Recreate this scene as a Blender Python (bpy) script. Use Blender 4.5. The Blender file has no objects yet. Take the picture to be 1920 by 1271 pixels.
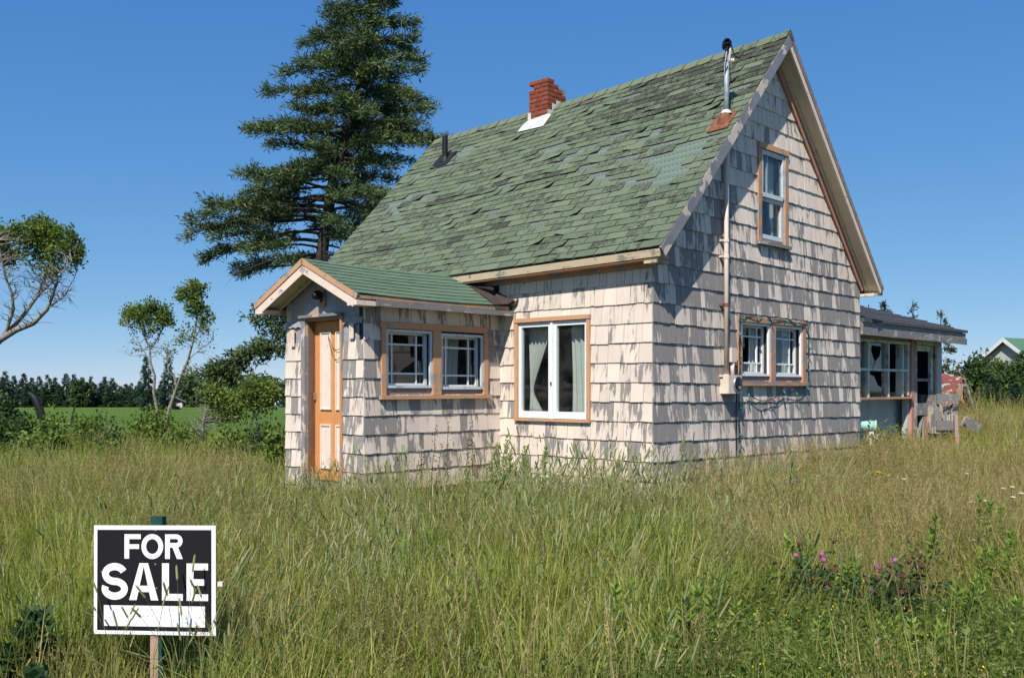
import bpy, bmesh, math, random
import numpy as np
from mathutils import Vector, Matrix, Euler

R = math.radians
SC = bpy.context.scene
COL = SC.collection
random.seed(7)
RNG = np.random.default_rng(11)

# ------------------------------------------------------------------ camera, sky, sun, exposure
EYE = 1.6
cam_d = bpy.data.cameras.new("camera")
cam_d.sensor_width = 36.0
cam_d.lens = 1827.0 / 1920.0 * 36.0
cam_d.shift_y = (725.0 - 635.5) / 1920.0
cam_d.clip_start = 0.05
cam_d.clip_end = 20000
cam = bpy.data.objects.new("camera", cam_d)
cam.location = (0, 0, EYE)
cam.rotation_euler = (R(90), 0, 0)
COL.objects.link(cam)
SC.camera = cam

SUN_TRAVEL = Vector((0.1907, 0.571, -0.65)).normalized()
SUN_ELEV = math.asin(-SUN_TRAVEL.z)
SUN_ROT = math.atan2(-SUN_TRAVEL.x, -SUN_TRAVEL.y)
world = bpy.data.worlds.new("World")
SC.world = world
world.use_nodes = True
wn = world.node_tree
wn.nodes.clear()
sky = wn.nodes.new("ShaderNodeTexSky")
sky.sky_type = 'NISHITA'
sky.sun_disc = False
sky.sun_elevation = SUN_ELEV
sky.sun_rotation = SUN_ROT
sky.altitude = 0
sky.air_density = 0.6
sky.dust_density = 0.0
sky.ozone_density = 6.0
bg = wn.nodes.new("ShaderNodeBackground")
bg.inputs[1].default_value = 0.088
wo = wn.nodes.new("ShaderNodeOutputWorld")
# colour response of the clear summer sky: deep blue overhead, pale blue low down, without the yellow haze band
ssep = wn.nodes.new("ShaderNodeSeparateColor"); scomb = wn.nodes.new("ShaderNodeCombineColor")
wn.links.new(sky.outputs[0], ssep.inputs[0])
for i, (p, k) in enumerate(((0.90, 0.92), (0.58, 1.80), (0.30, 3.85))):
    pw = wn.nodes.new("ShaderNodeMath"); pw.operation = 'POWER'; pw.inputs[1].default_value = p
    ml = wn.nodes.new("ShaderNodeMath"); ml.operation = 'MULTIPLY'; ml.inputs[1].default_value = k
    wn.links.new(ssep.outputs[i], pw.inputs[0]); wn.links.new(pw.outputs[0], ml.inputs[0]); wn.links.new(ml.outputs[0], scomb.inputs[i])
wn.links.new(scomb.outputs[0], bg.inputs[0])
wn.links.new(bg.outputs[0], wo.inputs[0])

sun_d = bpy.data.lights.new("sun", 'SUN')
sun_d.energy = 5.0
sun_d.angle = R(0.5)
sun_d.color = (1.0, 0.94, 0.84)
sun = bpy.data.objects.new("sun", sun_d)
sun.rotation_euler = SUN_TRAVEL.to_track_quat('-Z', 'Y').to_euler()
sun.location = (-6, -18, 20)
COL.objects.link(sun)

SC.view_settings.view_transform = 'Standard'
SC.view_settings.look = 'None'
SC.view_settings.gamma = 1.0
SC.view_settings.use_curve_mapping = False
SC.view_settings.exposure = 0.32
SC.cycles.max_bounces = 4
SC.cycles.diffuse_bounces = 2
SC.cycles.glossy_bounces = 2
SC.cycles.transmission_bounces = 3
SC.cycles.transparent_max_bounces = 10
SC.cycles.use_adaptive_sampling = True
SC.cycles.adaptive_threshold = 0.02
SC.cycles.caustics_reflective = False
SC.cycles.caustics_refractive = False
SC.cycles.use_denoising = True

# ------------------------------------------------------------------ node helper and materials
class NT:
    def __init__(self, name):
        self.m = bpy.data.materials.new(name)
        self.m.use_nodes = True
        self.t = self.m.node_tree
        self.t.nodes.clear()
        self.out = self.t.nodes.new("ShaderNodeOutputMaterial")
    def n(self, typ, **kw):
        nd = self.t.nodes.new("ShaderNode" + typ)
        for k, v in kw.items():
            setattr(nd, k, v)
        return nd
    def put(self, sock, v):
        if v is None:
            return
        if isinstance(v, bpy.types.NodeSocket):
            self.t.links.new(v, sock)
        else:
            if isinstance(v, (tuple, list)) and len(v) == 3 and sock.type == 'RGBA':
                v = (*v, 1)
            sock.default_value = v
    def math(self, op, a, b=None, c=None, clamp=False):
        nd = self.n("Math", operation=op, use_clamp=clamp)
        for i, v in enumerate((a, b, c)):
            self.put(nd.inputs[i], v)
        return nd.outputs[0]
    def mix(self, f, a, b, blend='MIX'):
        nd = self.n("Mix", data_type='RGBA', blend_type=blend)
        self.put(nd.inputs[0], f); self.put(nd.inputs[6], a); self.put(nd.inputs[7], b)
        return nd.outputs[2]
    def ramp(self, v, lo, hi):
        nd = self.n("MapRange", interpolation_type='SMOOTHSTEP')
        self.put(nd.inputs[0], v); nd.inputs[1].default_value = lo; nd.inputs[2].default_value = hi
        return nd.outputs[0]
    def noise(self, vec, scale, detail=3.0, rough=0.55, out=0):
        nd = self.n("TexNoise")
        self.put(nd.inputs['Vector'], vec)
        nd.inputs['Scale'].default_value = scale
        nd.inputs['Detail'].default_value = detail
        nd.inputs['Roughness'].default_value = rough
        return nd.outputs[out]
    def objco(self):
        return self.n("TexCoord").outputs['Object']
    def xyz(self, x, y, z):
        nd = self.n("CombineXYZ")
        for i, v in enumerate((x, y, z)):
            self.put(nd.inputs[i], v)
        return nd.outputs[0]
    def sep(self, v):
        nd = self.n("SeparateXYZ"); self.put(nd.inputs[0], v)
        return nd.outputs
    def scale(self, v, s):
        nd = self.n("VectorMath", operation='MULTIPLY'); self.put(nd.inputs[0], v); nd.inputs[1].default_value = s
        return nd.outputs[0]
    def attr(self, name, typ='GEOMETRY'):
        nd = self.n("Attribute", attribute_name=name, attribute_type=typ)
        return nd
    def bump(self, h, strength=0.3, dist=0.01):
        nd = self.n("Bump"); nd.inputs['Strength'].default_value = strength; nd.inputs['Distance'].default_value = dist
        self.put(nd.inputs['Height'], h)
        return nd.outputs[0]
    def bsdf(self, col, rough=0.7, metal=0.0, normal=None, spec=0.3):
        b = self.n("BsdfPrincipled")
        self.put(b.inputs['Base Color'], col); self.put(b.inputs['Roughness'], rough)
        self.put(b.inputs['Metallic'], metal)
        b.inputs['Specular IOR Level'].default_value = spec
        if normal is not None:
            self.put(b.inputs['Normal'], normal)
        return b.outputs[0]
    def done(self, sh):
        self.t.links.new(sh, self.out.inputs[0])
        return self.m

M = {}

def plain(name, col, rough=0.6, metal=0.0, var=0.12, scale=14.0, spec=0.3):
    t = NT(name)
    co = t.objco()
    n = t.noise(co, scale, 4)
    d = tuple(c * (1 - var * 2) for c in col)
    c = t.mix(t.ramp(n, 0.3, 0.75), d, col)
    M[name] = t.done(t.bsdf(c, rough, metal, t.bump(t.noise(co, scale * 6, 2), 0.15, 0.004), spec))

def worn(name, paint, wood, amount, grain=(0, 0, 1), rough=0.65):
    """painted board with paint flaked off along the grain"""
    t = NT(name)
    co = t.objco()
    s = [38.0 if not g else 4.0 for g in grain]
    n1 = t.noise(t.scale(co, tuple(s)), 1.0, 4)
    n2 = t.noise(co, 5.5, 4)
    m = t.math('ADD', t.math('MULTIPLY', n1, 0.45), t.math('MULTIPLY', n2, 0.55))
    k = 0.5 + (0.5 - amount) * 0.36
    f = t.ramp(m, k - 0.012, k + 0.012)
    p = t.mix(t.noise(co, 9, 3), tuple(c * 0.86 for c in paint), tuple(min(1, c * 1.06) for c in paint))
    wd = t.mix(n1, tuple(c * 0.55 for c in wood), tuple(c * 1.3 for c in wood))
    c = t.mix(f, p, wd)
    h = t.math('ADD', t.math('MULTIPLY', f, -0.6), t.math('MULTIPLY', n1, 0.5))
    M[name] = t.done(t.bsdf(c, rough, 0, t.bump(h, 0.4, 0.006), 0.25))

CREAM = (0.74, 0.60, 0.50)
WOOD = (0.27, 0.26, 0.27)

def make_shingle_paint():
    t = NT("peeling_shingle_paint")
    co = t.objco()
    sx = t.sep(co)
    sh = t.attr("sh")
    r = t.sep(sh.outputs['Vector'])
    rnd, peel, v = r[0], r[1], r[2]
    u = t.math('ADD', t.math('ADD', sx[0], sx[1]), t.math('MULTIPLY', rnd, 37.0))
    z = sx[2]
    v1 = t.xyz(t.math('MULTIPLY', u, 27.0), t.math('MULTIPLY', z, 3.4), rnd)
    v2 = t.xyz(t.math('MULTIPLY', u, 11.0), t.math('MULTIPLY', z, 4.0), rnd)
    n1 = t.noise(v1, 1.0, 4, 0.6)
    n2 = t.noise(v2, 1.0, 3, 0.55)
    m = t.math('ADD', t.math('MULTIPLY', n1, 0.5), t.math('MULTIPLY', n2, 0.5))
    m = t.math('ADD', m, t.math('SUBTRACT', peel, 0.5))
    m = t.math('ADD', m, t.math('MULTIPLY', t.math('SUBTRACT', v, 0.5), 0.07))
    f = t.ramp(m, 0.49, 0.515)
    v3 = t.xyz(t.math('MULTIPLY', u, 110.0), t.math('MULTIPLY', z, 3.0), rnd)
    grain = t.noise(v3, 1.0, 3, 0.6)
    thin = t.math('MULTIPLY', t.ramp(t.math('ADD', m, t.math('MULTIPLY', grain, 0.2)), 0.5, 0.62), 0.30)
    paint = t.mix(rnd, (0.66, 0.555, 0.475), (0.76, 0.645, 0.55))
    paint = t.mix(t.math('MULTIPLY', t.ramp(t.noise(co, 2.2, 4), 0.4, 0.7), 0.5), paint, (0.56, 0.49, 0.43))
    wood = t.mix(grain, (0.150, 0.138, 0.132), (0.36, 0.335, 0.315))
    wood = t.mix(t.math('MULTIPLY', t.ramp(n2, 0.45, 0.7), 0.35), wood, (0.30, 0.265, 0.235))
    c = t.mix(t.math('MAXIMUM', f, thin), paint, wood)
    h = t.math('ADD', t.math('MULTIPLY', f, -0.7), t.math('MULTIPLY', grain, 0.6))
    M["shingle_paint"] = t.done(t.bsdf(c, 0.75, 0, t.bump(h, 0.45, 0.006), 0.2))

def make_roof(name, cA, cB, mossy):
    t = NT(name)
    co = t.objco()
    r = t.sep(t.attr("sh").outputs['Vector'])
    rnd, blotch, sp = r[0], r[1], r[2]
    c = t.mix(rnd, cA, cB)
    speck = t.noise(co, 260.0, 2, 0.7)
    c = t.mix(t.ramp(speck, 0.3, 0.7), t.mix(0.45, c, (0.03, 0.05, 0.03)), t.mix(0.25, c, (0.24, 0.31, 0.21)))
    # granule loss and lichen: blotches
    b1 = t.noise(co, 9.0, 5, 0.7)
    b2 = t.noise(co, 45.0, 4, 0.7)
    b = t.math('ADD', t.math('ADD', t.math('MULTIPLY', b1, 0.5), t.math('MULTIPLY', b2, 0.5)), t.math('MULTIPLY', t.math('SUBTRACT', blotch, 0.5), 0.42))
    f = t.math('MULTIPLY', t.ramp(b, 0.50, 0.60), mossy)
    c = t.mix(f, c, (0.045, 0.045, 0.036))
    c = t.mix(t.ramp(sp, 0.5, 0.6), c, t.mix(speck, (0.085, 0.062, 0.055), (0.15, 0.115, 0.10)))
    M[name] = t.done(t.bsdf(c, 0.92, 0, t.bump(speck, 0.5, 0.004), 0.15))

def make_roof_bare():
    """felt side of lower shingles, laid bare where tabs have blown off: grey with a green strip and tar dashes"""
    t = NT("bare_shingle")
    co = t.objco()
    uv = t.sep(t.attr("cv").outputs['Vector'])
    u, v = uv[0], uv[1]
    fr = t.math('FRACT', v)
    dash = t.math('MULTIPLY', t.math('GREATER_THAN', t.math('FRACT', t.math('MULTIPLY', u, 16.0)), 0.45),
                  t.math('MULTIPLY', t.math('GREATER_THAN', fr, 0.40), t.math('LESS_THAN', fr, 0.52)))
    n = t.noise(co, 120, 3, 0.7)
    grey = t.mix(n, (0.10, 0.112, 0.108), (0.165, 0.178, 0.168))
    grn = t.mix(n, (0.10, 0.165, 0.115), (0.15, 0.225, 0.16))
    c = t.mix(t.math('LESS_THAN', fr, 0.5), grey, grn)
    c = t.mix(dash, c, (0.035, 0.075, 0.065))
    M["bare_shingle"] = t.done(t.bsdf(c, 0.9, 0, t.bump(n, 0.3, 0.003), 0.15))

def make_glass():
    t = NT("window_glass")
    tr = t.n("BsdfTransparent"); tr.inputs[0].default_value = (0.86, 0.89, 0.88, 1)
    gl = t.n("BsdfGlossy"); gl.inputs['Roughness'].default_value = 0.03; gl.inputs[0].default_value = (0.95, 0.97, 1, 1)
    df = t.n("BsdfDiffuse"); df.inputs[0].default_value = (0.5, 0.5, 0.48, 1)
    lw = t.n("LayerWeight"); lw.inputs[0].default_value = 0.5
    fz = t.math('ADD', t.math('MULTIPLY', t.math('POWER', lw.outputs['Facing'], 4.0), 0.45), 0.028)
    mx = t.n("MixShader"); t.put(mx.inputs[0], fz); t.put(mx.inputs[1], tr.outputs[0]); t.put(mx.inputs[2], gl.outputs[0])
    n = t.noise(t.objco(), 3.0, 3, 0.6)
    m2 = t.n("MixShader"); t.put(m2.inputs[0], t.math('MULTIPLY', t.ramp(n, 0.3, 0.8), 0.035)); t.put(m2.inputs[1], mx.outputs[0]); t.put(m2.inputs[2], df.outputs[0])
    M["glass"] = t.done(m2.outputs[0])

def make_cloth():
    t = NT("curtain_cloth")
    n = t.noise(t.scale(t.objco(), (60, 60, 9)), 1.0, 3)
    c = t.mix(n, (0.66, 0.66, 0.62), (0.82, 0.83, 0.80))
    d = t.n("BsdfDiffuse"); t.put(d.inputs[0], c)
    tl = t.n("BsdfTranslucent"); t.put(tl.inputs[0], c)
    mx = t.n("MixShader"); mx.inputs[0].default_value = 0.25
    t.put(mx.inputs[1], d.outputs[0]); t.put(mx.inputs[2], tl.outputs[0])
    M["cloth"] = t.done(mx.outputs[0])

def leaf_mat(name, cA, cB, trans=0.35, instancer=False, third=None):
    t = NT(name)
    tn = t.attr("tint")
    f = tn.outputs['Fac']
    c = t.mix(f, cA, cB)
    if instancer:
        dry = t.attr("dry", 'INSTANCER')
        c = t.mix(dry.outputs['Fac'], c, t.mix(f, third[0], third[1]))
        c = t.mix(t.math('MULTIPLY', t.ramp(f, 0.74, 0.80), 0.7), c, third[1])
        tt = t.attr("tone", 'INSTANCER')
        c = t.mix(t.math('MULTIPLY', tt.outputs['Fac'], 0.6), c, t.mix(1.0, c, (0.45, 0.56, 0.4), 'MULTIPLY'))
    d = t.bsdf(c, 0.55, 0, None, 0.25)
    tl = t.n("BsdfTranslucent"); t.put(tl.inputs[0], t.mix(1.0, c, (1.0, 1.0, 0.6), 'MULTIPLY'))
    mx = t.n("MixShader"); mx.inputs[0].default_value = trans
    t.put(mx.inputs[1], d); t.put(mx.inputs[2], tl.outputs[0])
    M[name] = t.done(mx.outputs[0])

def make_ground():
    t = NT("meadow_soil")
    co = t.objco()
    n = t.noise(co, 1.7, 5, 0.6)
    n2 = t.noise(co, 30, 4, 0.7)
    c = t.mix(t.ramp(n, 0.35, 0.65), (0.075, 0.095, 0.03), (0.14, 0.13, 0.055))
    c = t.mix(t.ramp(n2, 0.45, 0.7), c, (0.05, 0.06, 0.025))
    M["ground"] = t.done(t.bsdf(c, 1.0, 0, t.bump(n2, 0.8, 0.05), 0.05))
    t = NT("crop_field")
    co = t.objco()
    sx = t.sep(co)
    rows = t.math('SINE', t.math('MULTIPLY', t.math('ADD', sx[1], t.math('MULTIPLY', sx[0], 0.12)), 5.0))
    n = t.noise(co, 0.35, 4)
    n2 = t.noise(co, 5.0, 5, 0.75)
    c = t.mix(t.ramp(n, 0.3, 0.7), (0.105, 0.18, 0.026), (0.15, 0.23, 0.04))
    c = t.mix(t.ramp(n2, 0.4, 0.7), c, (0.07, 0.13, 0.02))
    c = t.mix(t.math('MULTIPLY', t.ramp(rows, -0.2, 0.9), 0.25), c, (0.065, 0.15, 0.028))
    M["crop"] = t.done(t.bsdf(c, 0.9, 0, t.bump(n2, 1.0, 0.2), 0.1))

def make_brick():
    t = NT("chimney_brick")
    co = t.objco()
    oi = t.n("ObjectInfo")
    n = t.noise(co, 24, 4, 0.7)
    c = t.mix(oi.outputs['Random'], (0.20, 0.052, 0.03), (0.30, 0.085, 0.045))
    c = t.mix(t.ramp(n, 0.5, 0.72), c, (0.10, 0.04, 0.03))
    M["brick"] = t.done(t.bsdf(c, 0.9, 0, t.bump(n, 0.6, 0.006), 0.15))

make_shingle_paint()
make_roof("roof_green", (0.098, 0.126, 0.080), (0.160, 0.186, 0.118), 0.92)
make_roof("porch_green", (0.098, 0.165, 0.108), (0.13, 0.195, 0.132), 0.4)
make_roof_bare(); make_glass(); make_cloth(); make_ground(); make_brick()
worn("orange_trim", (0.54, 0.30, 0.165), WOOD, 0.30)
worn("orange_trim_h", (0.54, 0.30, 0.165), WOOD, 0.3, (1, 1, 0))
worn("orange_old", (0.50, 0.26, 0.14), (0.30, 0.25, 0.21), 0.42, (1, 1, 0))
worn("orange_old_v", (0.50, 0.26, 0.14), (0.30, 0.26, 0.24), 0.46)
worn("pink_trim", (0.50, 0.25, 0.19), WOOD, 0.2, (1, 0, 1))
worn("cream_trim", CREAM, WOOD, 0.2, (1, 1, 0))
worn("cream_board", (0.70, 0.57, 0.47), WOOD, 0.18)
worn("soffit_cream", (0.66, 0.57, 0.43), (0.4, 0.33, 0.24), 0.12, (1, 1, 0))
worn("brown_rake", (0.36, 0.20, 0.13), (0.22, 0.19, 0.17), 0.5, (1, 0, 1))
worn("tan_board", (0.47, 0.37, 0.25), (0.24, 0.2, 0.16), 0.36, (1, 1, 0))
worn("grey_rake", (0.60, 0.50, 0.43), (0.22, 0.22, 0.24), 0.62, (1, 0, 1))
worn("gable_peel", (0.52, 0.28, 0.15), (0.30, 0.32, 0.36), 0.62, (1, 1, 0))
worn("grey_wood", (0.42, 0.37, 0.33), (0.21, 0.20, 0.195), 0.7, (1, 1, 0))
worn("grey_wood_v", (0.55, 0.48, 0.42), (0.24, 0.23, 0.225), 0.6)
worn("white_sash", (0.78, 0.80, 0.81), (0.5, 0.5, 0.48), 0.1)
worn("green_white", (0.62, 0.66, 0.58), (0.33, 0.34, 0.28), 0.38)
worn("storm_frame", (0.56, 0.62, 0.66), (0.42, 0.44, 0.46), 0.3)
worn("door_orange", (0.60, 0.27, 0.10), (0.36, 0.2, 0.11), 0.14)
worn("door_panel", (0.76, 0.63, 0.53), (0.45, 0.3, 0.2), 0.10)
worn("post_wood", (0.42, 0.27, 0.20), (0.25, 0.2, 0.17), 0.45)
worn("red_roof", (0.20, 0.065, 0.045), (0.42, 0.38, 0.36), 0.32, (1, 1, 1))
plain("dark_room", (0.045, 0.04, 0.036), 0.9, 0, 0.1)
plain("felt", (0.075, 0.055, 0.05), 0.9, 0, 0.2, 9)
plain("tar", (0.02, 0.02, 0.022), 0.6, 0, 0.15)
plain("black_metal", (0.02, 0.02, 0.022), 0.45, 0.3, 0.1)
plain("galvanised", (0.40, 0.44, 0.49), 0.55, 0.25, 0.15, 25)
plain("white_flashing", (0.72, 0.72, 0.70), 0.5, 0.1, 0.16, 9)
plain("mortar", (0.30, 0.26, 0.22), 0.95)
plain("cream_metal", (0.72, 0.60, 0.51), 0.45, 0, 0.07, 6)
plain("rust", (0.30, 0.115, 0.06), 0.75, 0.1, 0.3, 18)
plain("wire_green", (0.012, 0.035, 0.028), 0.5)
plain("bulb_teal", (0.03, 0.20, 0.19), 0.25)
plain("bulb_red", (0.45, 0.02, 0.02), 0.25)
plain("dial_black", (0.012, 0.012, 0.014), 0.3, 0, 0.0, 5, 0.4)
plain("steel", (0.55, 0.55, 0.56), 0.35, 0.8)
plain("concrete", (0.34, 0.32, 0.29), 0.9)
plain("annex_grey_roof", (0.095, 0.10, 0.11), 0.9, 0, 0.25, 30)
plain("annex_panel", (0.52, 0.52, 0.51), 0.75, 0, 0.08, 4)
plain("sign_white", (0.80, 0.80, 0.82), 0.45, 0, 0.03, 3)
plain("sign_black", (0.012, 0.010, 0.012), 0.4, 0, 0.0, 3)
plain("sign_letter", (0.80, 0.81, 0.80), 0.45, 0, 0.02, 3)
plain("sign_smudge", (0.55, 0.56, 0.60), 0.5, 0, 0.06, 60)
plain("post_green", (0.012, 0.06, 0.045), 0.6)
plain("teal_plastic", (0.36, 0.62, 0.58), 0.4, 0, 0.08)
plain("bark_dark", (0.062, 0.052, 0.045), 0.95, 0, 0.25, 10)
plain("bark_pale", (0.30, 0.27, 0.235), 0.9, 0, 0.3, 14)
plain("charred", (0.012, 0.012, 0.015), 0.6)
plain("far_white", (0.72, 0.73, 0.74), 0.6)
plain("far_siding", (0.50, 0.51, 0.47), 0.7)
plain("far_green", (0.10, 0.21, 0.12), 0.7)
plain("far_grey", (0.16, 0.18, 0.21), 0.8)
plain("far_red", (0.32, 0.05, 0.04), 0.8)
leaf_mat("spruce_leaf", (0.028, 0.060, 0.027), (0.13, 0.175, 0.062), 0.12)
leaf_mat("spruce_small", (0.022, 0.058, 0.030), (0.060, 0.11, 0.05), 0.12)
leaf_mat("spruce_blue", (0.022, 0.058, 0.040), (0.058, 0.105, 0.062), 0.12)
leaf_mat("spruce_brown", (0.04, 0.058, 0.022), (0.12, 0.10, 0.042), 0.12)
leaf_mat("leaf_green", (0.06, 0.125, 0.02), (0.21, 0.28, 0.05), 0.4)
leaf_mat("leaf_shrub", (0.07, 0.13, 0.022), (0.23, 0.30, 0.055), 0.4)
leaf_mat("leaf_dark", (0.028, 0.062, 0.018), (0.085, 0.14, 0.035), 0.3)
leaf_mat("far_leaf", (0.035, 0.07, 0.026), (0.085, 0.125, 0.045), 0.2)
leaf_mat("grass_blade", (0.125, 0.185, 0.018), (0.43, 0.455, 0.08), 0.45, True, ((0.42, 0.34, 0.11), (0.74, 0.60, 0.28)))
leaf_mat("timothy", (0.14, 0.21, 0.06), (0.31, 0.37, 0.16), 0.35, True, ((0.30, 0.27, 0.11), (0.46, 0.40, 0.20)))
leaf_mat("fescue", (0.24, 0.24, 0.075), (0.46, 0.40, 0.18), 0.4, True, ((0.40, 0.28, 0.12), (0.58, 0.44, 0.22)))
leaf_mat("broad_blade", (0.15, 0.25, 0.03), (0.44, 0.52, 0.11), 0.45, True, ((0.34, 0.34, 0.11), (0.50, 0.47, 0.2)))
leaf_mat("weed_leaf", (0.08, 0.16, 0.025), (0.26, 0.37, 0.06), 0.4)
leaf_mat("weed_cover", (0.10, 0.175, 0.03), (0.30, 0.385, 0.085), 0.4, True, ((0.16, 0.17, 0.05), (0.24, 0.22, 0.08)))
leaf_mat("clover_leaf", (0.02, 0.055, 0.02), (0.05, 0.10, 0.035), 0.3)
plain("flower_yellow", (0.72, 0.55, 0.03), 0.7, 0, 0.05)
plain("flower_purple", (0.42, 0.14, 0.30), 0.8, 0, 0.2, 80)
plain("flower_brown", (0.17, 0.075, 0.055), 0.9, 0, 0.3, 80)
plain("flower_white", (0.80, 0.80, 0.76), 0.7, 0, 0.03)
plain("flower_violet", (0.24, 0.15, 0.42), 0.8, 0, 0.1)
plain("stem_green", (0.09, 0.15, 0.04), 0.7)
plain("stem_red", (0.16, 0.12, 0.05), 0.7)

# ------------------------------------------------------------------ mesh helpers
def link(name, me, parent=None, mats=()):
    for m in mats:
        me.materials.append(M[m] if isinstance(m, str) else m)
    o = bpy.data.objects.new(name, me)
    COL.objects.link(o)
    if parent is not None:
        o.parent = parent
    return o

def tag(o, label=None, cat=None, group=None, kind=None):
    for k, v in (("label", label), ("category", cat), ("group", group), ("kind", kind)):
        if v:
            o[k] = v
    return o

def empty(name, loc=(0, 0, 0), rz=0.0, label=None, cat=None, group=None):
    o = bpy.data.objects.new(name, None)
    COL.objects.link(o)
    o.location = loc
    o.rotation_euler = (0, 0, rz)
    o.empty_display_size = 0.2
    return tag(o, label, cat, group)

class MB:
    def __init__(self):
        self.v = []; self.f = []; self.mi = []; self.att = {}
    def add(self, vs, fs, mi=0, **att):
        b = len(self.v)
        self.v.extend([tuple(p) for p in vs])
        for f in fs:
            self.f.append(tuple(b + i for i in f)); self.mi.append(mi)
        return b
    def hexa(self, p, mi=0):
        """8 points: 0-3 bottom ring, 4-7 top ring"""
        return self.add(p, [(3, 2, 1, 0), (4, 5, 6, 7), (0, 1, 5, 4), (1, 2, 6, 5), (2, 3, 7, 6), (3, 0, 4, 7)], mi)
    def box(self, x0, x1, y0, y1, z0, z1, mi=0):
        return self.hexa([(x0, y0, z0), (x1, y0, z0), (x1, y1, z0), (x0, y1, z0), (x0, y0, z1), (x1, y0, z1), (x1, y1, z1), (x0, y1, z1)], mi)
    def beam(self, a, b, w, h, up=(0, 0, 1), mi=0):
        a = Vector(a); b = Vector(b); d = (b - a).normalized()
        s = d.cross(Vector(up)).normalized(); u = s.cross(d).normalized()
        s = s * w / 2; u = u * h / 2
        return self.hexa([a - s - u, a + s - u, b + s - u, b - s - u, a - s + u, a + s + u, b + s + u, b - s + u], mi)
    def tube(self, pts, rad, n=6, cap=True, mi=0):
        pts = [Vector(p) for p in pts]
        if not hasattr(rad, '__len__'):
            rad = [rad] * len(pts)
        rings = []
        b0 = len(self.v)
        prev = None
        for i, p in enumerate(pts):
            d = (pts[min(i + 1, len(pts) - 1)] - pts[max(i - 1, 0)])
            if d.length < 1e-9: d = Vector((0, 0, 1))
            d.normalize()
            ref = prev if prev is not None else (Vector((1, 0, 0)) if abs(d.z) > 0.7 else Vector((0, 0, 1)))
            s = d.cross(ref)
            if s.length < 1e-6: s = d.cross(Vector((0, 1, 0)))
            s.normalize(); u = s.cross(d).normalized(); prev = u
            for k in range(n):
                a = 2 * math.pi * k / n
                self.v.append(tuple(p + (s * math.cos(a) + u * math.sin(a)) * rad[i]))
        for i in range(len(pts) - 1):
            for k in range(n):
                q = b0 + i * n
                self.f.append((q + k, q + (k + 1) % n, q + n + (k + 1) % n, q + n + k)); self.mi.append(mi)
        if cap:
            self.f.append(tuple(b0 + k for k in reversed(range(n)))); self.mi.append(mi)
            q = b0 + (len(pts) - 1) * n
            self.f.append(tuple(q + k for k in range(n))); self.mi.append(mi)
    def lathe(self, prof, c, n=12, axis=None, mi=0):
        c = Vector(c)
        ax = Vector(axis or (0, 0, 1)).normalized()
        s = ax.orthogonal().normalized(); u = ax.cross(s)
        b0 = len(self.v)
        for r, h in prof:
            for k in range(n):
                a = 2 * math.pi * k / n
                self.v.append(tuple(c + ax * h + (s * math.cos(a) + u * math.sin(a)) * r))
        for i in range(len(prof) - 1):
            for k in range(n):
                q = b0 + i * n
                self.f.append((q + k, q + (k + 1) % n, q + n + (k + 1) % n, q + n + k)); self.mi.append(mi)
    def build(self, name, mats, parent=None, smooth=False):
        me = bpy.data.meshes.new(name)
        me.from_pydata(self.v, [], self.f)
        if isinstance(mats, str): mats = (mats,)
        if any(self.mi):
            me.polygons.foreach_set("material_index", self.mi)
        if smooth:
            me.polygons.foreach_set("use_smooth", [True] * len(me.polygons))
        me.update()
        return link(name, me, parent, mats)

def vcol(me, name, data):
    """per-vertex vector attribute"""
    a = me.attributes.new(name, 'FLOAT_VECTOR', 'POINT')
    a.data.foreach_set("vector", np.asarray(data, dtype=np.float32).ravel())

def vfloat(me, name, data):
    a = me.attributes.new(name, 'FLOAT', 'POINT')
    a.data.foreach_set("value", np.asarray(data, dtype=np.float32).ravel())

def copy_tree(o, parent=None):
    c = o.copy(); COL.objects.link(c); c.parent = parent
    for ch in list(o.children):
        copy_tree(ch, c)
    return c

def np_mesh(name, V, quads, tint=None, smooth=False):
    """fast mesh from arrays; quads (n,4)"""
    me = bpy.data.meshes.new(name)
    V = np.asarray(V, np.float32); quads = np.asarray(quads, np.int32)
    me.vertices.add(len(V)); me.vertices.foreach_set("co", V.ravel())
    n = len(quads); k = quads.shape[1]
    me.loops.add(n * k); me.loops.foreach_set("vertex_index", quads.ravel())
    me.polygons.add(n); me.polygons.foreach_set("loop_start", np.arange(n, dtype=np.int32) * k)
    me.polygons.foreach_set("loop_total", np.full(n, k, np.int32))
    if tint is not None:
        vfloat(me, "tint", tint)
    me.update(calc_edges=True)
    return me

def unit(a):
    return a / np.maximum(np.linalg.norm(a, axis=-1, keepdims=True), 1e-9)

def leaf_quads(c, d, L, W, rng=RNG):
    """diamond leaves: base c, direction d, length L, width W -> verts (4n,3), quads"""
    n = len(c)
    d = unit(d)
    s = unit(np.cross(d, rng.normal(size=(n, 3))))
    L = np.broadcast_to(np.asarray(L, float), (n,))[:, None]; W = np.broadcast_to(np.asarray(W, float), (n,))[:, None]
    V = np.stack([c, c + d * L * 0.45 + s * W / 2, c + d * L, c + d * L * 0.45 - s * W / 2], 1).reshape(-1, 3)
    return V, np.arange(n * 4).reshape(n, 4)

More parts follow.
